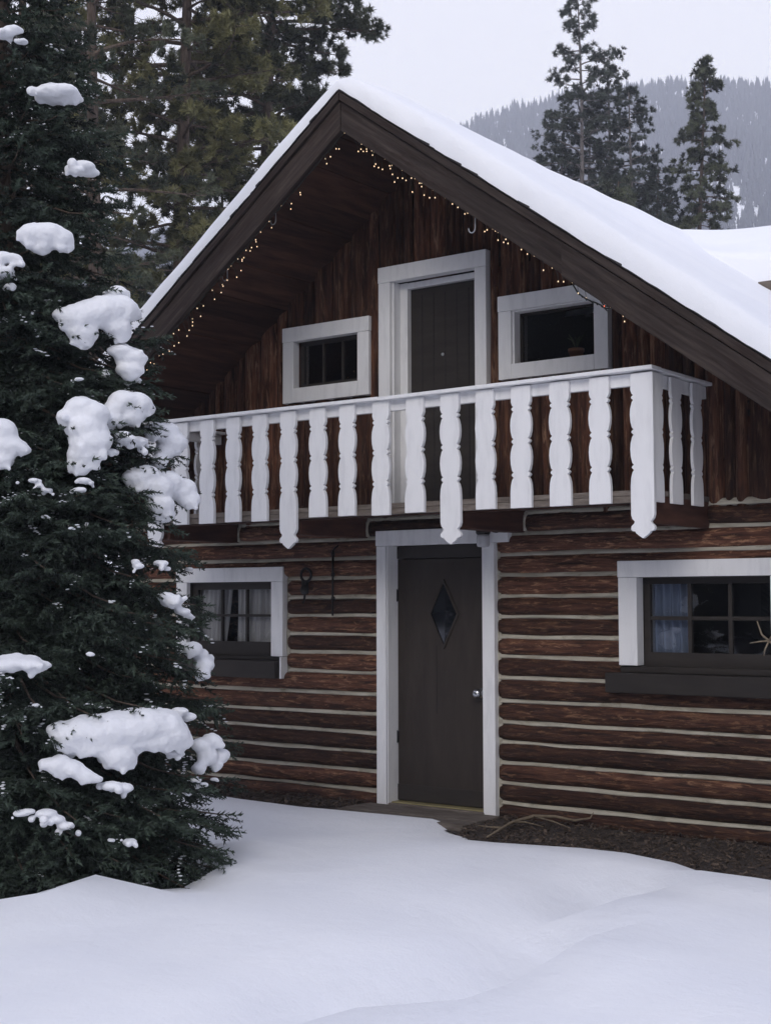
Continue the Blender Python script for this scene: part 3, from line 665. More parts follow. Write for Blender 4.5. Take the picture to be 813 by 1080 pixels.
def jhook(p, s_, lab):
    m = MB(); x, y, z = p
    pts = [(x, y, z+.10*s_), (x, y, z+.03*s_)]+[(x-.03*s_+.03*s_*math.cos(a), y, z+.03*s_*math.sin(a)*1.2-.01*s_) for a in np.linspace(0, -3.3, 9)]
    m.tube(pts, .0045, 7); m.lathe((x, y, z+.10*s_), [(.012, -.01), (.016, .0), (.012, .012)], 8); o = m.build('metal_hook', M['hookmetal'], None); tag(o, lab, 'hook', 'metal hooks under the rake boards')
def soff_z(x): return ZA-.036-SL*abs(x-XC)
jhook((-3.683, -1.0, soff_z(-3.683)-.09), .9, 'lower of the two pale metal hooks under the left eave')
jhook((-3.168, -1.0, soff_z(-3.168)-.09), .9, 'upper of the two pale metal hooks under the left eave')
jhook((-1.231, -1.12, soff_z(-1.231)-.26), .9, 'pale metal hook hanging below the right rake board above the lights')

# string lights
L1 = [(684,15),(668,18),(629,27),(634,58),(628,80),(588,65),(564,92),(545,112),(545,136),(551,162),(513,145),(515,184),(489,172),(461,203),(487,215),(481,222),(488,243),(474,250),(461,262),(441,259),(436,292),(413,297),(418,303),(424,298),(381,326),(375,342),(418,345),(397,373),(365,388),(340,370),(338,405),(340,412),(335,440),(302,431),(311,470),(253,496),(236,509),(256,544),(222,555),(223,569),(213,583),(203,603),(186,626),(163,603),(142,619),(115,646),(150,655),(138,670),(114,692),(80,703),(67,710),(41,743),(53,748),(26,774),(38,783),(14,786),(1,775)]
L1 = [(150+a/4.065, 200+b/4.065) for a, b in L1]
T1 = [(75,235),(90,242),(73,266),(55,311),(66,311),(36,347),(20,357),(20,377)]
R1 = [(170,291),(144,320),(157,311),(166,320),(181,320),(183,311),(209,337),(215,322),(222,325),(264,344),(228,378),(223,388),(247,396),(256,400),(284,384),(303,387),(297,400),(339,396),(302,423),(321,437),(341,438),(309,455),(360,449),(386,440),(397,433),(378,495),(420,462),(432,454),(418,472),(468,478),(435,511),(465,525),(487,524),(521,507),(559,550),(573,561),(600,588),(628,590),(644,584),(684,609),(702,659),(692,666),(726,641),(750,656),(739,664),(756,706),(783,716),(791,703),(801,721)]
R2 = [(273,27),(320,3),(344,22),(398,47),(343,84),(371,85),(441,67),(422,90),(452,148),(492,173),(535,146),(560,158),(565,177),(592,217),(632,224),(662,228),(684,266),(696,298),(775,291)]
cv = lambda L, o, s_: [(o[0]+a/s_, o[1]+b/s_) for a, b in L]
left = cv(T1, (340, 80), 4.065)+L1; right = cv(R1, (340, 80), 4.065)+cv(R2, (520, 280), 5.08)
gap = [(549, 263), (556, 268), (563, 266), (568, 272)]
for nm, pts, lab in (('left', left, 'string of tiny warm lights along the left slope of the gable'), ('right', right+gap, 'string of tiny warm lights along the right slope of the gable')):
    W = [on(px, py, 1, -1.11) for px, py in pts]
    W = [np.array([p[0], p[1]+random.uniform(-.02, .03), min(p[2], ZA-.235-SL*abs(p[0]-XC) if nm == 'right' else p[2])]) for p in W]
    W.sort(key=lambda p: p[0] if nm == 'right' else -p[0])
    c0 = W[0]; sl = empty('string_lights', tuple(c0), lab, 'string lights', 'string lights under the gable eaves')
    m = MB(); main = []
    for t in np.arange(0, 1.001, 1/60):
        x = W[0][0]+(W[-1][0]-W[0][0])*t; main.append((x, -1.145, ZA-.215-SL*abs(x-XC)-.012*abs(math.sin(t*40))))
    m.tube(main, .0035, 5)
    for p in W:
        q = np.array([p[0], -1.145, ZA-.217-SL*abs(p[0]-XC)])
        if np.linalg.norm(q-p) > .02: m.tube([q, (q+p)/2+np.array([.008, 0, 0]), p+np.array([0, 0, .008])], .0022, 4)
    if nm == 'right':
        for lp in ([(425, 100), (440, 125), (452, 146), (470, 160), (492, 176), (525, 192), (550, 200), (575, 212), (600, 232), (632, 228)], [(435, 92), (470, 112), (505, 136), (535, 148), (560, 165), (575, 190), (592, 214), (632, 224)]):
            q_ = [on(520+a/5.08, 280+b/5.08, 1, -1.10) for a, b in lp]; m.tube(q_, .0052, 5)
            for a in q_[1:-1]: m.tube([a, a+np.array([.012, 0, -.016])], [.005, .004], 5)
    m.build('wire', M['wire'], sl)
    for i, p in enumerate(W):
        m = MB(); m.ball(p, (.0041, .0041, .0056), 7, 5); red = nm == 'right' and abs(i-len(W)+6) < 1
        m.build('bulb', M['bulbred' if red else 'bulb'], sl)

# dry stick on the mulch, twigs entering at the right
m = MB(); P_ = [(-1.30, -.92, .02), (-1.36, -.62, .04), (-1.42, -.40, .045), (-1.34, -.24, .075), (-1.22, -.13, .07), (-1.08, -.10, .05), (-.95, -.10, .08), (-.93, -.09, .12)]
m.tube(P_, [.006, .011, .012, .014, .012, .010, .007, .003], 7); m.tube([P_[2], (-1.30, -.42, .06), (-1.18, -.36, .03)], [.009, .006, .003], 6); m.tube([P_[3], (-1.15, -.28, .06), (-1.0, -.3, .03)], [.009, .006, .003], 6); m.tube([P_[1], (-1.5, -.6, .03), (-1.68, -.52, .02)], [.008, .005, .003], 6)
tag(m.build('fallen_branch', M['twig'], None), 'pale dry branch lying on the mulch beside the front door', 'branch')
bs = empty('bare_shrub', (1.16, -1.25, -.02), 'leafless shrub whose forked twig reaches in before the right window', 'shrub')
m = MB()
m.tube([(1.16, -1.25, -.02), (1.12, -1.22, .5), (1.18, -1.2, 1.0), (1.0, -1.2, 1.28), (.853, -1.2, 1.40)], [.018, .015, .012, .009, .007], 7)
m.tube([(.853, -1.2, 1.40), (.81, -1.2, 1.435), (.778, -1.19, 1.515)], [.008, .006, .004], 6); m.tube([(.853, -1.2, 1.40), (.80, -1.21, 1.395), (.737, -1.2, 1.384)], [.007, .005, .004], 6)
m.tube([(.853, -1.2, 1.40), (.835, -1.22, 1.35), (.82, -1.2, 1.315)], [.006, .005, .004], 6); m.tube([(1.18, -1.2, 1.0), (1.3, -1.25, 1.5), (1.25, -1.3, 1.8)], [.01, .007, .003], 6); m.tube([(1.12, -1.22, .5), (1.3, -1.3, .9), (1.45, -1.3, 1.3)], [.01, .007, .003], 6); m.tube([(.853, -1.2, 1.40), (.90, -1.22, 1.47), (.93, -1.2, 1.55)], [.006, .004, .003], 6)
m.build('stem', M['twig'], bs)

# ------------------------------------------------------------------ conifers
def basis(D):
    """rows of unit directions -> (n,3,3) with D as local x"""
    D = D/np.linalg.norm(D, axis=1, keepdims=True); U = np.tile([0, 0, 1.], (len(D), 1)); U[np.abs(D[:, 2]) > .95] = [1, 0, 0]
    Y = np.cross(U, D); Y /= np.linalg.norm(Y, axis=1, keepdims=True); Z = np.cross(D, Y); return np.stack([D, Y, Z], 1)
def stamp(tpl, P, D, S, roll=None):
    B = basis(D)
    if roll is not None:
        c, s_ = np.cos(roll)[:, None], np.sin(roll)[:, None]; Y = B[:, 1]*c+B[:, 2]*s_; Z = -B[:, 1]*s_+B[:, 2]*c; B = np.stack([B[:, 0], Y, Z], 1)
    return (np.einsum('tk,nkj->ntj', tpl, B)*S[:, None, None]+P[:, None, :]).reshape(-1, 3)
def spruce_twig(nn, seed):
    g = np.random.default_rng(seed); V = []
    for i in range(nn):
        t = i/nn; a = g.uniform(0, 6.283); e = g.uniform(.55, .95); L = g.uniform(.20, .31)*(1-.25*t)
        d = np.array([math.cos(e), math.sin(e)*math.cos(a), math.sin(e)*math.sin(a)]); b = np.array([t*.92, 0, 0])
        s_ = np.cross(d, g.normal(size=3)); s_ /= np.linalg.norm(s_); w = .046
        V += [b-s_*w, b+s_*w, b+d*L+np.array([0, 0, .02])]
    V += [np.array([0, -.022, 0]), np.array([0, .022, 0]), np.array([1.02, 0, 0])]
    return np.array(V)
def spruce(name, base, H, R0, zlow, label, nb, mat, extra=(), seed=1, dens=1.0, nn=20, group=None, az_bias=None):
    g = np.random.default_rng(seed); bx, by, bz = base
    t = empty(name, base, label, 'spruce tree', group)
    m = MB(); zs = np.linspace(0, H, 14); rr = [.085*H/7*(1-z/H)**.9+.006 for z in zs]
    m.tube([(bx+.02*math.sin(z*2), by+.02*math.cos(z*1.7), bz+z-.1) for z in zs], rr, 10)
    P, D, S, Vr = [], [], [], []
    boughs = []
    for i in range(nb):
        z = zlow+(H-zlow-.1)*(i/nb)**1.25; az = i*2.39996+g.normal(0, .25); boughs.append((z, az, R0*(1-(z/H))**.86*g.uniform(.68, 1.06)+.05, None))
    for e in extra: boughs.append(e)
    for (z, az, L, rise) in boughs:
        d = np.array([math.cos(az), math.sin(az), 0]); sd = np.array([-d[1], d[0], 0])
        bo = g.uniform(-.28, .22)
        el = (.30 if rise is None else rise)*(z/H)+g.normal(0, .05)-.02; dr = .36*(1-.4*z/H)+g.uniform(0, .14)
        def pt(u): return np.array([bx, by, bz+z])+d*(L*u)+np.array([0, 0, L*(el*u-dr*u*u+.16*u**5)])
        us = np.linspace(0, 1, 7); m.tube([pt(u) for u in us], [(.006+.012*L)*(1-u*.85) for u in us], 5, cap=False)
        ns = max(4, int(L/.058*dens)); 
        for k in range(ns):
            u = .12+.88*(k+.5)/ns; o = pt(u); tang = pt(min(1, u+.02))-pt(u-.02); tang /= np.linalg.norm(tang)
            side = 1 if k % 2 else -1; sl = (.50*L*(1-u)**.75*(1-math.exp(-u*6))+.10)*g.uniform(.7, 1.15)
            a = rad(g.uniform(42, 62)); dd = tang*math.cos(a)+sd*side*math.sin(a)+np.array([0, 0, g.uniform(-.50, -.02)]); dd /= np.linalg.norm(dd)
            nt_ = max(1, int(sl/.052*dens)); 
            for q in range(nt_):
                v = (q+.6)/nt_; pos = o+dd*sl*v+np.array([0, 0, -.14*sl*v*v])
                for s2 in (1, -1):
                    aa = rad(g.uniform(28, 55)); sp = np.cross(dd, [0, 0, 1]); sp /= np.linalg.norm(sp)
                    tw = dd*math.cos(aa)+sp*s2*math.sin(aa)+np.array([0, 0, g.normal(-.10, .16)])
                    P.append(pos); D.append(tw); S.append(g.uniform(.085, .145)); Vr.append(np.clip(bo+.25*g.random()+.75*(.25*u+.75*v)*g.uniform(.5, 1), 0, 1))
            P.append(o+dd*sl*.96); D.append(dd); S.append(.12); Vr.append(g.uniform(.5, 1))
        P.append(pt(.97)); D.append(pt(1)-pt(.95)); S.append(.16); Vr.append(.9)
    m.build('trunk', M['bark'], t)
    P, D, S, Vr = map(np.array, (P, D, S, Vr))
    hd = np.hypot(P[:, 0]-bx, P[:, 1]-by)/(R0*np.clip(1-(P[:, 2]-bz)/H, .02, 1)**.86); cand = np.where((hd > .72) & (Vr > .45))[0]
    b = MB()
    for c_ in g.choice(cand, 520, replace=False):
        nq = g.integers(3, 9); r_ = g.uniform(.0035, .0085)
        for q in range(nq):
            o_ = D[c_]*S[c_]*(q/nq)*1.1; b.ball(P[c_]+o_+np.array([0, 0, .012])+g.normal(0, .006, 3), (r_*g.uniform(.9, 2.0), r_*g.uniform(.9, 2.0), r_*g.uniform(.35, .6)), 7, 5)
    tag(b.build('snow_dusting', M['snowpad'], t, solid_normals=False), kind='stuff')
    tpl = spruce_twig(nn, seed+50)
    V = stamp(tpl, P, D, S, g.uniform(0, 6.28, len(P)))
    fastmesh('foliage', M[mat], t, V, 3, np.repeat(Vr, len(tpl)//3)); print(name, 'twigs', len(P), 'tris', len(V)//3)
    return t
SNOWPADS = [  # lobes (px, py, radius px) of each heap, surveyed from the photograph
 [(66,332,8),(83,335,14),(98,331,15),(112,327,15),(126,326,14),(137,330,9),(88,352,11),(90,362,7),(124,346,11),(128,355,7),(76,330,8)],
 [(123,310,9),(116,314,6)],
 [(127,370,9),(139,378,11),(136,390,9),(138,398,6)],
 [(72,440,9),(86,430,12),(97,436,13),(90,452,15),(96,466,15),(90,480,13),(84,490,9),(104,455,8)],
 [(120,432,9),(131,424,12),(144,426,12),(152,431,8),(138,440,10),(118,444,9)],
 [(165,455,9),(174,456,11),(182,467,11),(174,477,8),(168,486,7)],
 [(134,464,8),(144,466,8),(130,459,6)],
 [(143,504,10),(155,500,10),(165,513,13),(178,508,11),(190,516,12),(200,527,9),(169,533,11),(174,543,8),(150,513,9)],
 [(0,455,13),(4,470,12),(2,485,10),(16,470,8),(26,475,6)],
 [(27,247,7),(38,247,12),(50,248,13),(62,252,11),(44,261,8),(70,261,6),(34,256,7)],
 [(80,180,6),(88,176,8),(95,182,6)],
 [(45,98,6),(56,97,11),(67,98,11),(77,104,7)],
 [(4,36,7),(14,32,6),(24,44,4)],
 [(3,272,8),(14,272,7),(4,288,8),(12,302,5)],
 [(62,770,9),(74,776,14),(88,772,16),(103,772,17),(120,770,18),(138,768,18),(156,764,17),(172,765,15),(182,775,13),(192,782,9),(110,788,12),(124,797,13),(134,802,8),(156,782,10),(170,783,9),(86,786,10)],
 [(50,806,7),(62,806,9),(76,811,9),(90,818,7),(103,821,5)],
 [(118,829,7),(130,831,7)],
 [(2,702,10),(18,700,10),(33,700,9),(45,702,7)],
 [(174,628,6),(181,635,8),(192,645,6),(200,650,4)],
 [(203,684,8),(212,690,6),(215,702,8),(214,712,6),(222,694,4)],
 [(190,750,6),(198,756,6)],
 [(213,785,8),(223,781,8),(232,797,8),(219,798,8),(210,810,6),(228,806,6)],
 [(49,858,7),(60,864,6),(70,871,6)],
 [(22,858,5),(30,856,5)],
 [(137,888,5)], [(118,886,3)], [(36,507,4),(42,512,3),(50,517,4)], [(88,507,5),(84,517,5),(95,509,3)], [(118,477,5)],[(96,690,3)],[(38,744,3)],[(170,594,5),(176,600,3)],
 [(84,400,3)],[(48,545,3)],[(146,597,4),(143,592,3)],[(182,794,5),(186,795,6)],[(206,822,4),(214,828,4)],[(196,835,3)], [(226,822,3)],[(200,600,3)]]
DT_ = 8.6; tw = at(-5, 640, DT_); TRUNK3 = (float(tw[0]), float(tw[1]), 0.)
def surf(px, py, k=.86):
    """point on the spruce's outer shell seen at this place"""
    z = (at(px, py, DT_))[2]; R = max(.25, 1.50*(1-(max(z, .2)/7.3))**.86); lat = (px+5)/F*DT_
    dep = math.sqrt(max(.0, R*R-lat*lat))*k; return at(px, py, DT_-dep)
extra = []
for pad in SNOWPADS:
    c = np.mean([surf(a, b) for a, b, r_ in pad], 0); v = c-np.array(TRUNK3); L = math.hypot(v[0], v[1]); az = math.atan2(v[1], v[0])
    rw = sum(r_ for _, _, r_ in pad)
    for k_ in range(3 if rw > 60 else (2 if rw > 20 else 1)):
        daz = (0, .22, -.22)[k_]; extra.append((max(.25, v[2]-.07-.03*k_+.06), az+daz, L+.02, .05))
sp = spruce('spruce_tree', TRUNK3, 7.3, 1.46, .10, 'big dark spruce loaded with snow at the left edge in front of the cabin', 400, 'spruce', extra, 4, .86, 20)
# snow heaps: lobes fused into one skin per heap, sitting on the boughs
def ico(c, r, n=10, m=7):
    b = MB(); b.ball(c, r, n, m); return b
for pi, pad in enumerate(SNOWPADS):
    b = MB(); g = np.random.default_rng(pi)
    base_d = np.mean([np.linalg.norm(surf(a, bb)-C) for a, bb, _ in pad])
    for (px, py, r_) in pad:
        p = surf(px, py); D_ = (p-C)@cf
        if len(pad) > 3: p = .45*p+.55*(C+(p-C)/np.linalg.norm(p-C)*base_d)
        rr = r_*1.22*D_/F; fl_ = .84 if len(pad) > 4 else .60; b.ball(p, (rr*(1.22 if len(pad) > 4 else 1.45), rr*1.3, rr*fl_), 12, 9)
        for q in range(1 if len(pad) > 4 else 3):
            o_ = g.normal(0, 1, 3)*rr*(.5 if len(pad) > 4 else .95); o_[2] = -abs(o_[2])*(1.1 if len(pad) > 4 else .5); b.ball(p+o_, rr*g.uniform(.35, .6), 9, 7)
        if len(pad) > 4:
            for q in range(3):
                lt = g.uniform(-.9, .9)*rr; dn = -rr*g.uniform(.55, .95); fw = g.uniform(.2, .6)*rr
                b.ball(p+cr*lt-cf*fw+np.array([0, 0, dn]), (rr*.30, rr*.34, rr*g.uniform(.22, .40)), 8, 6)
        if r_ > 8: b.ball(p+np.array([-cf[0]*-.6*rr, -cf[1]*-.6*rr, .12*rr]), (rr*1.1, rr*1.1, rr*.8), 10, 8)
    big = len(pad) > 3
    o = b.build('snow_heap', M['snowpad'], sp, solid_normals=False)
    rm = o.modifiers.new('fuse', 'REMESH'); rm.mode = 'VOXEL'; rm.voxel_size = .011 if big else .007; rm.use_smooth_shade = True
    sm_ = o.modifiers.new('soft', 'SMOOTH'); sm_.factor = .7; sm_.iterations = 13 if big else 3
    tx = bpy.data.textures.new('lumps', 'CLOUDS'); tx.noise_scale = .10; dm = o.modifiers.new('lump', 'DISPLACE'); dm.texture = tx; dm.strength = .020 if big else .008; dm.mid_level = .5; dm.texture_coords = 'GLOBAL'
    t2 = bpy.data.textures.new('crust', 'CLOUDS'); t2.noise_scale = .025; t2.noise_depth = 4; d2 = o.modifiers.new('crust', 'DISPLACE'); d2.texture = t2; d2.strength = .007; d2.mid_level = .5; d2.texture_coords = 'GLOBAL'

def tuft(nn, seed, w):
    g = np.random.default_rng(seed); V = []
    for i in range(nn):
        d = g.normal(size=3); d[0] = abs(d[0])*.9+.15; d /= np.linalg.norm(d); b = g.normal(size=3)*.10
        s_ = np.cross(d, g.normal(size=3)); s_ /= np.linalg.norm(s_); L = g.uniform(.6, .95)
        V += [b-s_*w*.6, b+s_*w*.6, b+d*L]
    return np.array(V)
def pine(name, base, H, zlow, rad_f, label, nb, mat, cat='pine tree', ts=.17, seed=1, tr=.15, nsub=8, ntf=5, group='tall pines behind the cabin', nn=30, tw=.12, up=.25, clump=.30, lean=(0, 0), dead=0, bark='bark'):
    g = np.random.default_rng(seed); bx, by, bz = base; t = empty(name, base, label, cat, group); m = MB()
    def trunk(z): return np.array([bx+lean[0]*(z/H)+.10*math.sin(z*.35+seed), by+lean[1]*(z/H)+.08*math.cos(z*.3), bz+z])
    zs = np.linspace(0, H, 24); m.tube([trunk(z) for z in zs], [tr*(1-(z/H))**.8+.012 for z in zs], 9)
    P, D, S, Vr = [], [], [], []
    for i in range(nb):
        z = zlow+(H-zlow)*((i+g.uniform(0, 1))/nb); az = i*2.39996+g.normal(0, .5); L = rad_f(z)*g.uniform(.45, 1.18)
        if L < .12: L = .12
        d = np.array([math.cos(az), math.sin(az), 0]); e = up*g.uniform(.2, 1.2); dr = g.uniform(.1, .35); o = trunk(z)
        wob = g.normal(0, .08, 2); sd = np.array([-d[1], d[0], 0])
        def pt(u): return o+d*L*u+np.array([0, 0, L*(e*u-dr*u*u+.12*u**3)])+sd*L*wob[0]*math.sin(3*u)
        us = np.linspace(0, 1, 6); m.tube([pt(u) for u in us], [(.010+.017*L)*(1-.85*u) for u in us], 5, cap=False)
        n_ = max(3, int(nsub*L/1.6))
        for k in range(n_):
            u = .28+.72*(k+g.uniform(.2, .9))/n_; q0 = pt(min(u, 1)); side = 1 if k % 2 else -1
            dd = d*g.uniform(.4, 1)+sd*side*g.uniform(.3, 1.1)+np.array([0, 0, g.uniform(-.05, .55)]); dd /= np.linalg.norm(dd)
            sl = clump*L**.5*(1.25-.6*u)*g.uniform(.5, 1.3)*1.3
            q1 = q0+dd*sl; m.tube([q0, (q0+q1)/2+[0, 0, -.03], q1], [.010, .007, .004], 4, cap=False)
            if g.random() < dead: continue
            vv = g.uniform(.0, 1.0)
            for j in range(ntf):
                w_ = g.uniform(.62, 1.05); ang = g.normal(0, .6, 3)
                P.append(q0+dd*sl*w_+g.normal(0, ts*.36, 3)); D.append(dd+ang*.8+np.array([0, 0, .35])); S.append(ts*g.uniform(.65, 1.15)); Vr.append(np.clip(vv+g.normal(0, .16)+.15*(u-.5), 0, 1))
    m.build('trunk', M[bark], t); P, D, S, Vr = map(np.array, (P, D, S, Vr)); tp = tuft(nn, seed+9, tw)
    V = stamp(tp, P, D, S, g.uniform(0, 6.28, len(P))); fastmesh('crown', M[mat], t, V, 3, np.repeat(Vr, nn)); print(name, 'tufts', len(P), len(V)//3); return t
def gp(px, D): p = at(px, 640, D); return (float(p[0]), float(p[1]), 0.)
def cone(z0, z1, r0, r1, p=.8): return lambda z: r0+(r1-r0)*np.clip((z-z0)/(z1-z0), 0, 1)**p
pine('pine_tree', gp(192, 26), 19, 5.2, lambda z: 2.3*(1-.25*((z-9)/10)**2)*(.85 if z > 7.4 and z < 9.3 else 1) if z < 16 else 2.3*(19-z)/3+.2, 'tall olive green pine with visible bare trunk behind the left roof slope', 150, 'pineA', seed=3, tr=.19, nsub=8, ntf=9, ts=.185)
pine('pine_tree', gp(284, 30), 21, 7.5, lambda z: 2.2*(1-.3*((z-11)/10)**2) if z < 17 else .5*(21-z), 'dense dark pine rising directly over the gable peak', 160, 'pineB', seed=8, tr=.2, nsub=8, ntf=10, ts=.185)
pine('pine_tree', gp(95, 23), 17, 3.5, lambda z: 1.75 if z < 12 else .4*(17-z), 'shaded pine crowded behind the snowy spruce', 80, 'pineB', seed=12, tr=.16, nsub=8, ntf=7, ts=.15)
pine('pine_tree', gp(20, 28), 19, 2.0, lambda z: 2.1 if z < 14 else .45*(19-z), 'dark pine at the far left edge behind the spruce', 120, 'pineB', seed=13, tr=.18, nsub=8, ntf=8, ts=.18)
pine('pine_tree', gp(232, 34), 12.5, 3.0, lambda z: 2.0*(1-(z/13)**2)+.3, 'lower dark pine showing between the left trunks and roof', 90, 'pineB', seed=17, tr=.15, nsub=8, ntf=8, ts=.18)
G2 = 'thin pines beyond the right roof slope'
pine('pine_tree', gp(616, 46), 21.9, 9.0, cone(13.5, 21.5, 2.3, .45, .9), 'tallest thin pine beyond the right roof slope', 100, 'pineC', seed=21, tr=0.16, nsub=7, ntf=6, ts=.165, group=G2, nn=26, tw=.12, clump=.30, bark='greybark')
pine('pine_tree', gp(648, 47), 20.3, 9.0, cone(13, 20, 2.9, .5, .8), 'thin pine just right of the tallest one beyond the roof', 100, 'pineC', seed=22, tr=0.16, nsub=7, ntf=6, ts=.165, group=G2, nn=26, tw=.12, clump=.30, bark='greybark')
pine('pine_tree', gp(672, 45), 18.4, 9.0, cone(13, 18.3, 2.0, .4, .7), 'shorter thin pine right of its two tall neighbours beyond the roof', 76, 'pineC', seed=23, tr=0.15, nsub=7, ntf=6, ts=.165, group=G2, nn=26, tw=.12, clump=.30, bark='greybark')
pine('pine_tree', gp(628, 49), 19.5, 9.0, cone(12, 19, 2.4, .5, .8), 'full crowned pine half hidden behind the tallest thin pine', 60, 'pineC', seed=31, tr=0.15, nsub=7, ntf=6, ts=.165, group=G2, nn=26, tw=.12, clump=.30, bark='greybark')
pine('pine_tree', gp(597, 47), 18.3, 9.0, cone(12, 18, 2.5, .4, .9), 'thin pine just left of the tallest one beyond the roof', 95, 'pineC', seed=32, tr=0.14, nsub=7, ntf=6, ts=.165, group=G2, nn=26, tw=.12, clump=.30, bark='greybark')
pine('pine_tree', gp(575, 48), 17.0, 9.0, cone(10, 17, 2.3, .3, .9), 'short bushy pine half behind the snowy roof ridge', 75, 'pineC', seed=24, tr=0.14, nsub=7, ntf=6, ts=.165, group=G2, nn=26, tw=.12, clump=.30, bark='greybark')
pine('spruce_tree', gp(740, 44), 18.7, 8.0, lambda z: .28+.55*min(1, (18.7-z)/2.6)**.8+(.15 if z < 14.5 else 0), 'narrow dark spruce standing alone against the hill', 150, 'pineB', 'spruce tree', seed=26, tr=.15, nsub=10, ntf=6, ts=.16, group=G2, nn=28, tw=.13, up=.1, clump=.20, lean=(.3, 0))
pine('spruce_tree', gp(698, 45), 15.7, 6.0, lambda z: .3+1.3*min(1, (15.7-z)/4.5), 'low frosted spruce between the thin pines and the narrow one', 110, 'pineC', 'spruce tree', seed=27, tr=.13, nsub=8, ntf=6, ts=.18, group=G2, nn=18, tw=.15, up=.1)
pine('spruce_tree', gp(655, 43), 14.6, 5.0, lambda z: .3+1.4*min(1, (14.6-z)/4), 'bushy spruce low behind the roof under the thin pines', 90, 'pineB', 'spruce tree', seed=28, tr=.13, nsub=8, ntf=6, ts=.18, group=G2, nn=18, tw=.15, up=.1)

# ------------------------------------------------------------------ forested hill
SK = [(-900, 420), (-300, 330), (100, 270), (350, 195), (480, 146), (530, 124), (570, 113), (620, 102), (690, 93), (740, 87), (813, 92), (1000, 80), (1300, 130), (1700, 260)]
pxs = np.linspace(-900, 1700, 240); ds = np.linspace(230, 1250, 90)
rid = 820.
dirs = []; Hs = []
for px in pxs:
    d = cf+cr*(px-406.5)/F; h = np.array([d[0], d[1]]); h /= np.linalg.norm(h); dirs.append(h)
    y = np.interp(px, [a for a, _ in SK], [b for _, b in SK]); p = cf+cr*(px-406.5)/F+cu*(540-y)/F; k = rid/math.hypot(p[0], p[1]); Hs.append(C[2]+p[2]*k)
dirs = np.array(dirs); Hs = np.array(Hs)
def hill_z(i_f, d):                          # i_f fractional index into pxs
    H = np.interp(i_f, np.arange(len(Hs)), Hs); u = (d-230)/(rid-230)
    z = np.where(u < 1, H*(np.clip(u, 0, 1)**1.15), H*(1-.5*np.clip(u-1, 0, 1)**1.3))
    return z+np.clip(u, 0, 1)*9*vn(i_f*.11, d*.012)*2*(1-np.exp(-((u-1)/.12)**2)*.7)-1.5
I, Dd = np.meshgrid(np.arange(len(pxs), dtype=float), ds)
HX = C[0]+np.take(dirs[:, 0], I.astype(int))*Dd; HY = C[1]+np.take(dirs[:, 1], I.astype(int))*Dd
tag(gridmesh('hill', M['snow'], None, HX, HY, hill_z(I, Dd)), 'high snowy hillside under the forest on the right', kind='structure')
def cone_tpl(seed, tiers=6, sides=7):
    g = np.random.default_rng(seed); V = []
    for k in range(tiers):
        z0 = .08+.86*k/tiers; z1 = min(1.0, z0+.30); r = .165*(1-k/tiers)**.8+.012
        a0 = g.uniform(0, 6)
        for s_ in range(sides):
            a = a0+6.283*s_/sides; b = a+6.283/sides*.9; rr = r*g.uniform(.6, 1.25)
            V += [(rr*math.cos(a), rr*math.sin(a), z0-.04*g.random()), (rr*math.cos(b)*.8, rr*math.sin(b)*.8, z0+.03), (0, 0, z1)]
    return np.array(V)
def forest(name, X, Y, Z, Ht, mat, label, kind='stuff', wide=1.0):
    n_ = len(X); tps = [cone_tpl(s_) for s_ in range(4)]; VV = []; vr = []
    for q, tp in enumerate(tps):
        s_ = slice(q, n_, 4); x, y, z, h = X[s_], Y[s_], Z[s_], Ht[s_]; a = RNG.uniform(0, 6.28, len(x)); w_ = RNG.uniform(.7, 1.2, len(x))*wide
        T = tp[None]*np.stack([h*w_, h*w_, h], -1)[:, None]
        Xr = T[..., 0]*np.cos(a)[:, None]-T[..., 1]*np.sin(a)[:, None]+x[:, None]; Yr = T[..., 0]*np.sin(a)[:, None]+T[..., 1]*np.cos(a)[:, None]+y[:, None]
        VV.append(np.stack([Xr, Yr, T[..., 2]+z[:, None]], -1).reshape(-1, 3)); vr.append(np.repeat(RNG.random(len(x)), len(tp)//3))
    return tag(fastmesh(name, M[mat], None, np.concatenate(VV), 3, np.concatenate(vr)), label, 'forest', kind=kind)
n = 56000; i_f = RNG.uniform(60, 200, n); dd = RNG.uniform(300**2, 900**2, n)**.5
dens = 1.0+1.5*vn(i_f*.32, dd*.02+5)+.9*vn2(i_f*.9, dd*.011); kp = RNG.random(n) < np.clip(dens, .10, 1); i_f, dd = i_f[kp], dd[kp]
i0 = np.clip(i_f.astype(int), 0, len(dirs)-2); fr = (i_f-i0)[:, None]; dv = dirs[i0]*(1-fr)+dirs[i0+1]*fr
forest('hillside_forest', C[0]+dv[:, 0]*dd, C[1]+dv[:, 1]*dd, hill_z(i_f, dd)-.5, RNG.uniform(5, 10.5, len(dd)), 'farleaf', 'hazy bluish conifer forest covering the far hillside')
# forest behind the photographer, seen only in the window glass
n = 620; a = RNG.uniform(rad(170), rad(390), n); dd = RNG.uniform(26, 58, n)
forest('forest', -1+np.cos(a)*dd, -4+np.sin(a)*dd, np.zeros(n)-.2, RNG.uniform(9, 17, n), 'farleaf', 'dark conifer forest across the clearing mirrored in the window glass', wide=1.25)

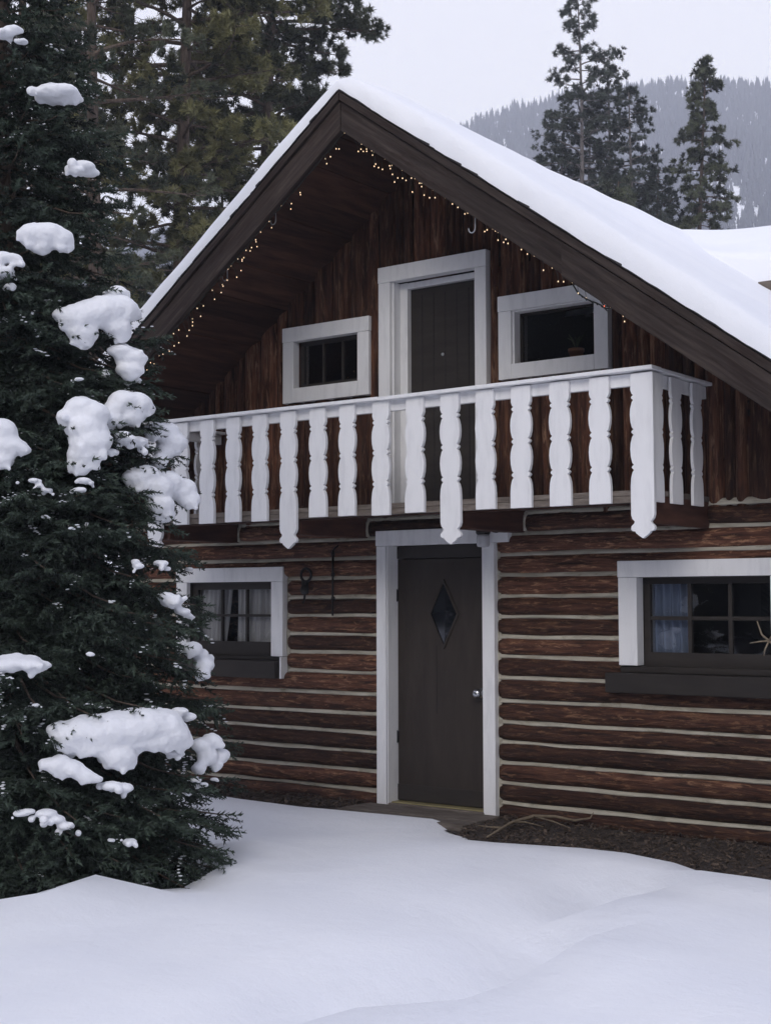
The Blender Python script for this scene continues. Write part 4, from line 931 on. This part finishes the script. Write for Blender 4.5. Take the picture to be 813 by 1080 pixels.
# ------------------------------------------------------------------ haze, light
hz = MB(); hz.box(-1650, 1650, -1650, 1650, -8, 400); ho = hz.build('haze', M['snow'], None); tag(ho, 'thin cold winter haze filling the valley', 'haze', kind='stuff')
hm = bpy.data.materials.new('haze_air'); hm.use_nodes = True; nt = hm.node_tree; nt.nodes.clear(); out = nt.nodes.new('ShaderNodeOutputMaterial')
pv = nt.nodes.new('ShaderNodeVolumePrincipled'); pv.inputs['Color'].default_value = (.80, .84, .98, 1); pv.inputs['Density'].default_value = .00088; nt.links.new(pv.outputs[0], out.inputs['Volume'])
ho.data.materials.clear(); ho.data.materials.append(hm)

w = bpy.data.worlds.new('World'); sc.world = w; w.use_nodes = True; nt = w.node_tree; nt.nodes.clear()
out = nt.nodes.new('ShaderNodeOutputWorld'); sky = nt.nodes.new('ShaderNodeTexSky'); sky.sky_type = 'NISHITA'; sky.sun_disc = False
SE, SR = rad(28), rad(160)
sky.sun_elevation = SE; sky.sun_rotation = SR; sky.air_density = 1.0; sky.dust_density = 2.0
b1 = nt.nodes.new('ShaderNodeBackground'); b1.inputs[1].default_value = .05; nt.links.new(sky.outputs[0], b1.inputs[0])
gc = nt.nodes.new('ShaderNodeTexCoord'); sx = nt.nodes.new('ShaderNodeSeparateXYZ'); nt.links.new(gc.outputs['Generated'], sx.inputs[0]); gr = ramp(nt, [(.0, (.780, .715, .640)), (.30, (.760, .710, .650)), (.75, (.540, .550, .665))]); nt.links.new(sx.outputs[2], gr.inputs[0])
b2 = nt.nodes.new('ShaderNodeBackground'); b2.inputs[0].default_value = (.655, .665, .735, 1); b2.inputs[1].default_value = 1.32; nt.links.new(gr.outputs[0], b2.inputs[0])   # the cloud deck
ad = nt.nodes.new('ShaderNodeAddShader'); nt.links.new(b1.outputs[0], ad.inputs[0]); nt.links.new(b2.outputs[0], ad.inputs[1]); nt.links.new(ad.outputs[0], out.inputs[0])
sl_ = bpy.data.lights.new('sun', 'SUN'); sl_.energy = 2.0; sl_.angle = rad(34); sl_.color = (1, .97, .93)
so = bpy.data.objects.new('sun', sl_); COL.objects.link(so)
sd_ = Vector((math.sin(SR)*math.cos(SE), math.cos(SR)*math.cos(SE), math.sin(SE))); so.rotation_euler = sd_.to_track_quat('Z', 'Y').to_euler()

vs_ = sc.view_settings; vs_.view_transform = 'Standard'; vs_.look = 'None'; vs_.exposure = .16; vs_.gamma = 1
sc.render.engine = 'CYCLES'; cy = sc.cycles; cy.max_bounces = 8; cy.diffuse_bounces = 4; cy.glossy_bounces = 3; cy.transparent_max_bounces = 12; cy.volume_bounces = 1
try: cy.use_denoising = True; cy.denoiser = 'OPENIMAGEDENOISE'
except Exception as e: print(e)
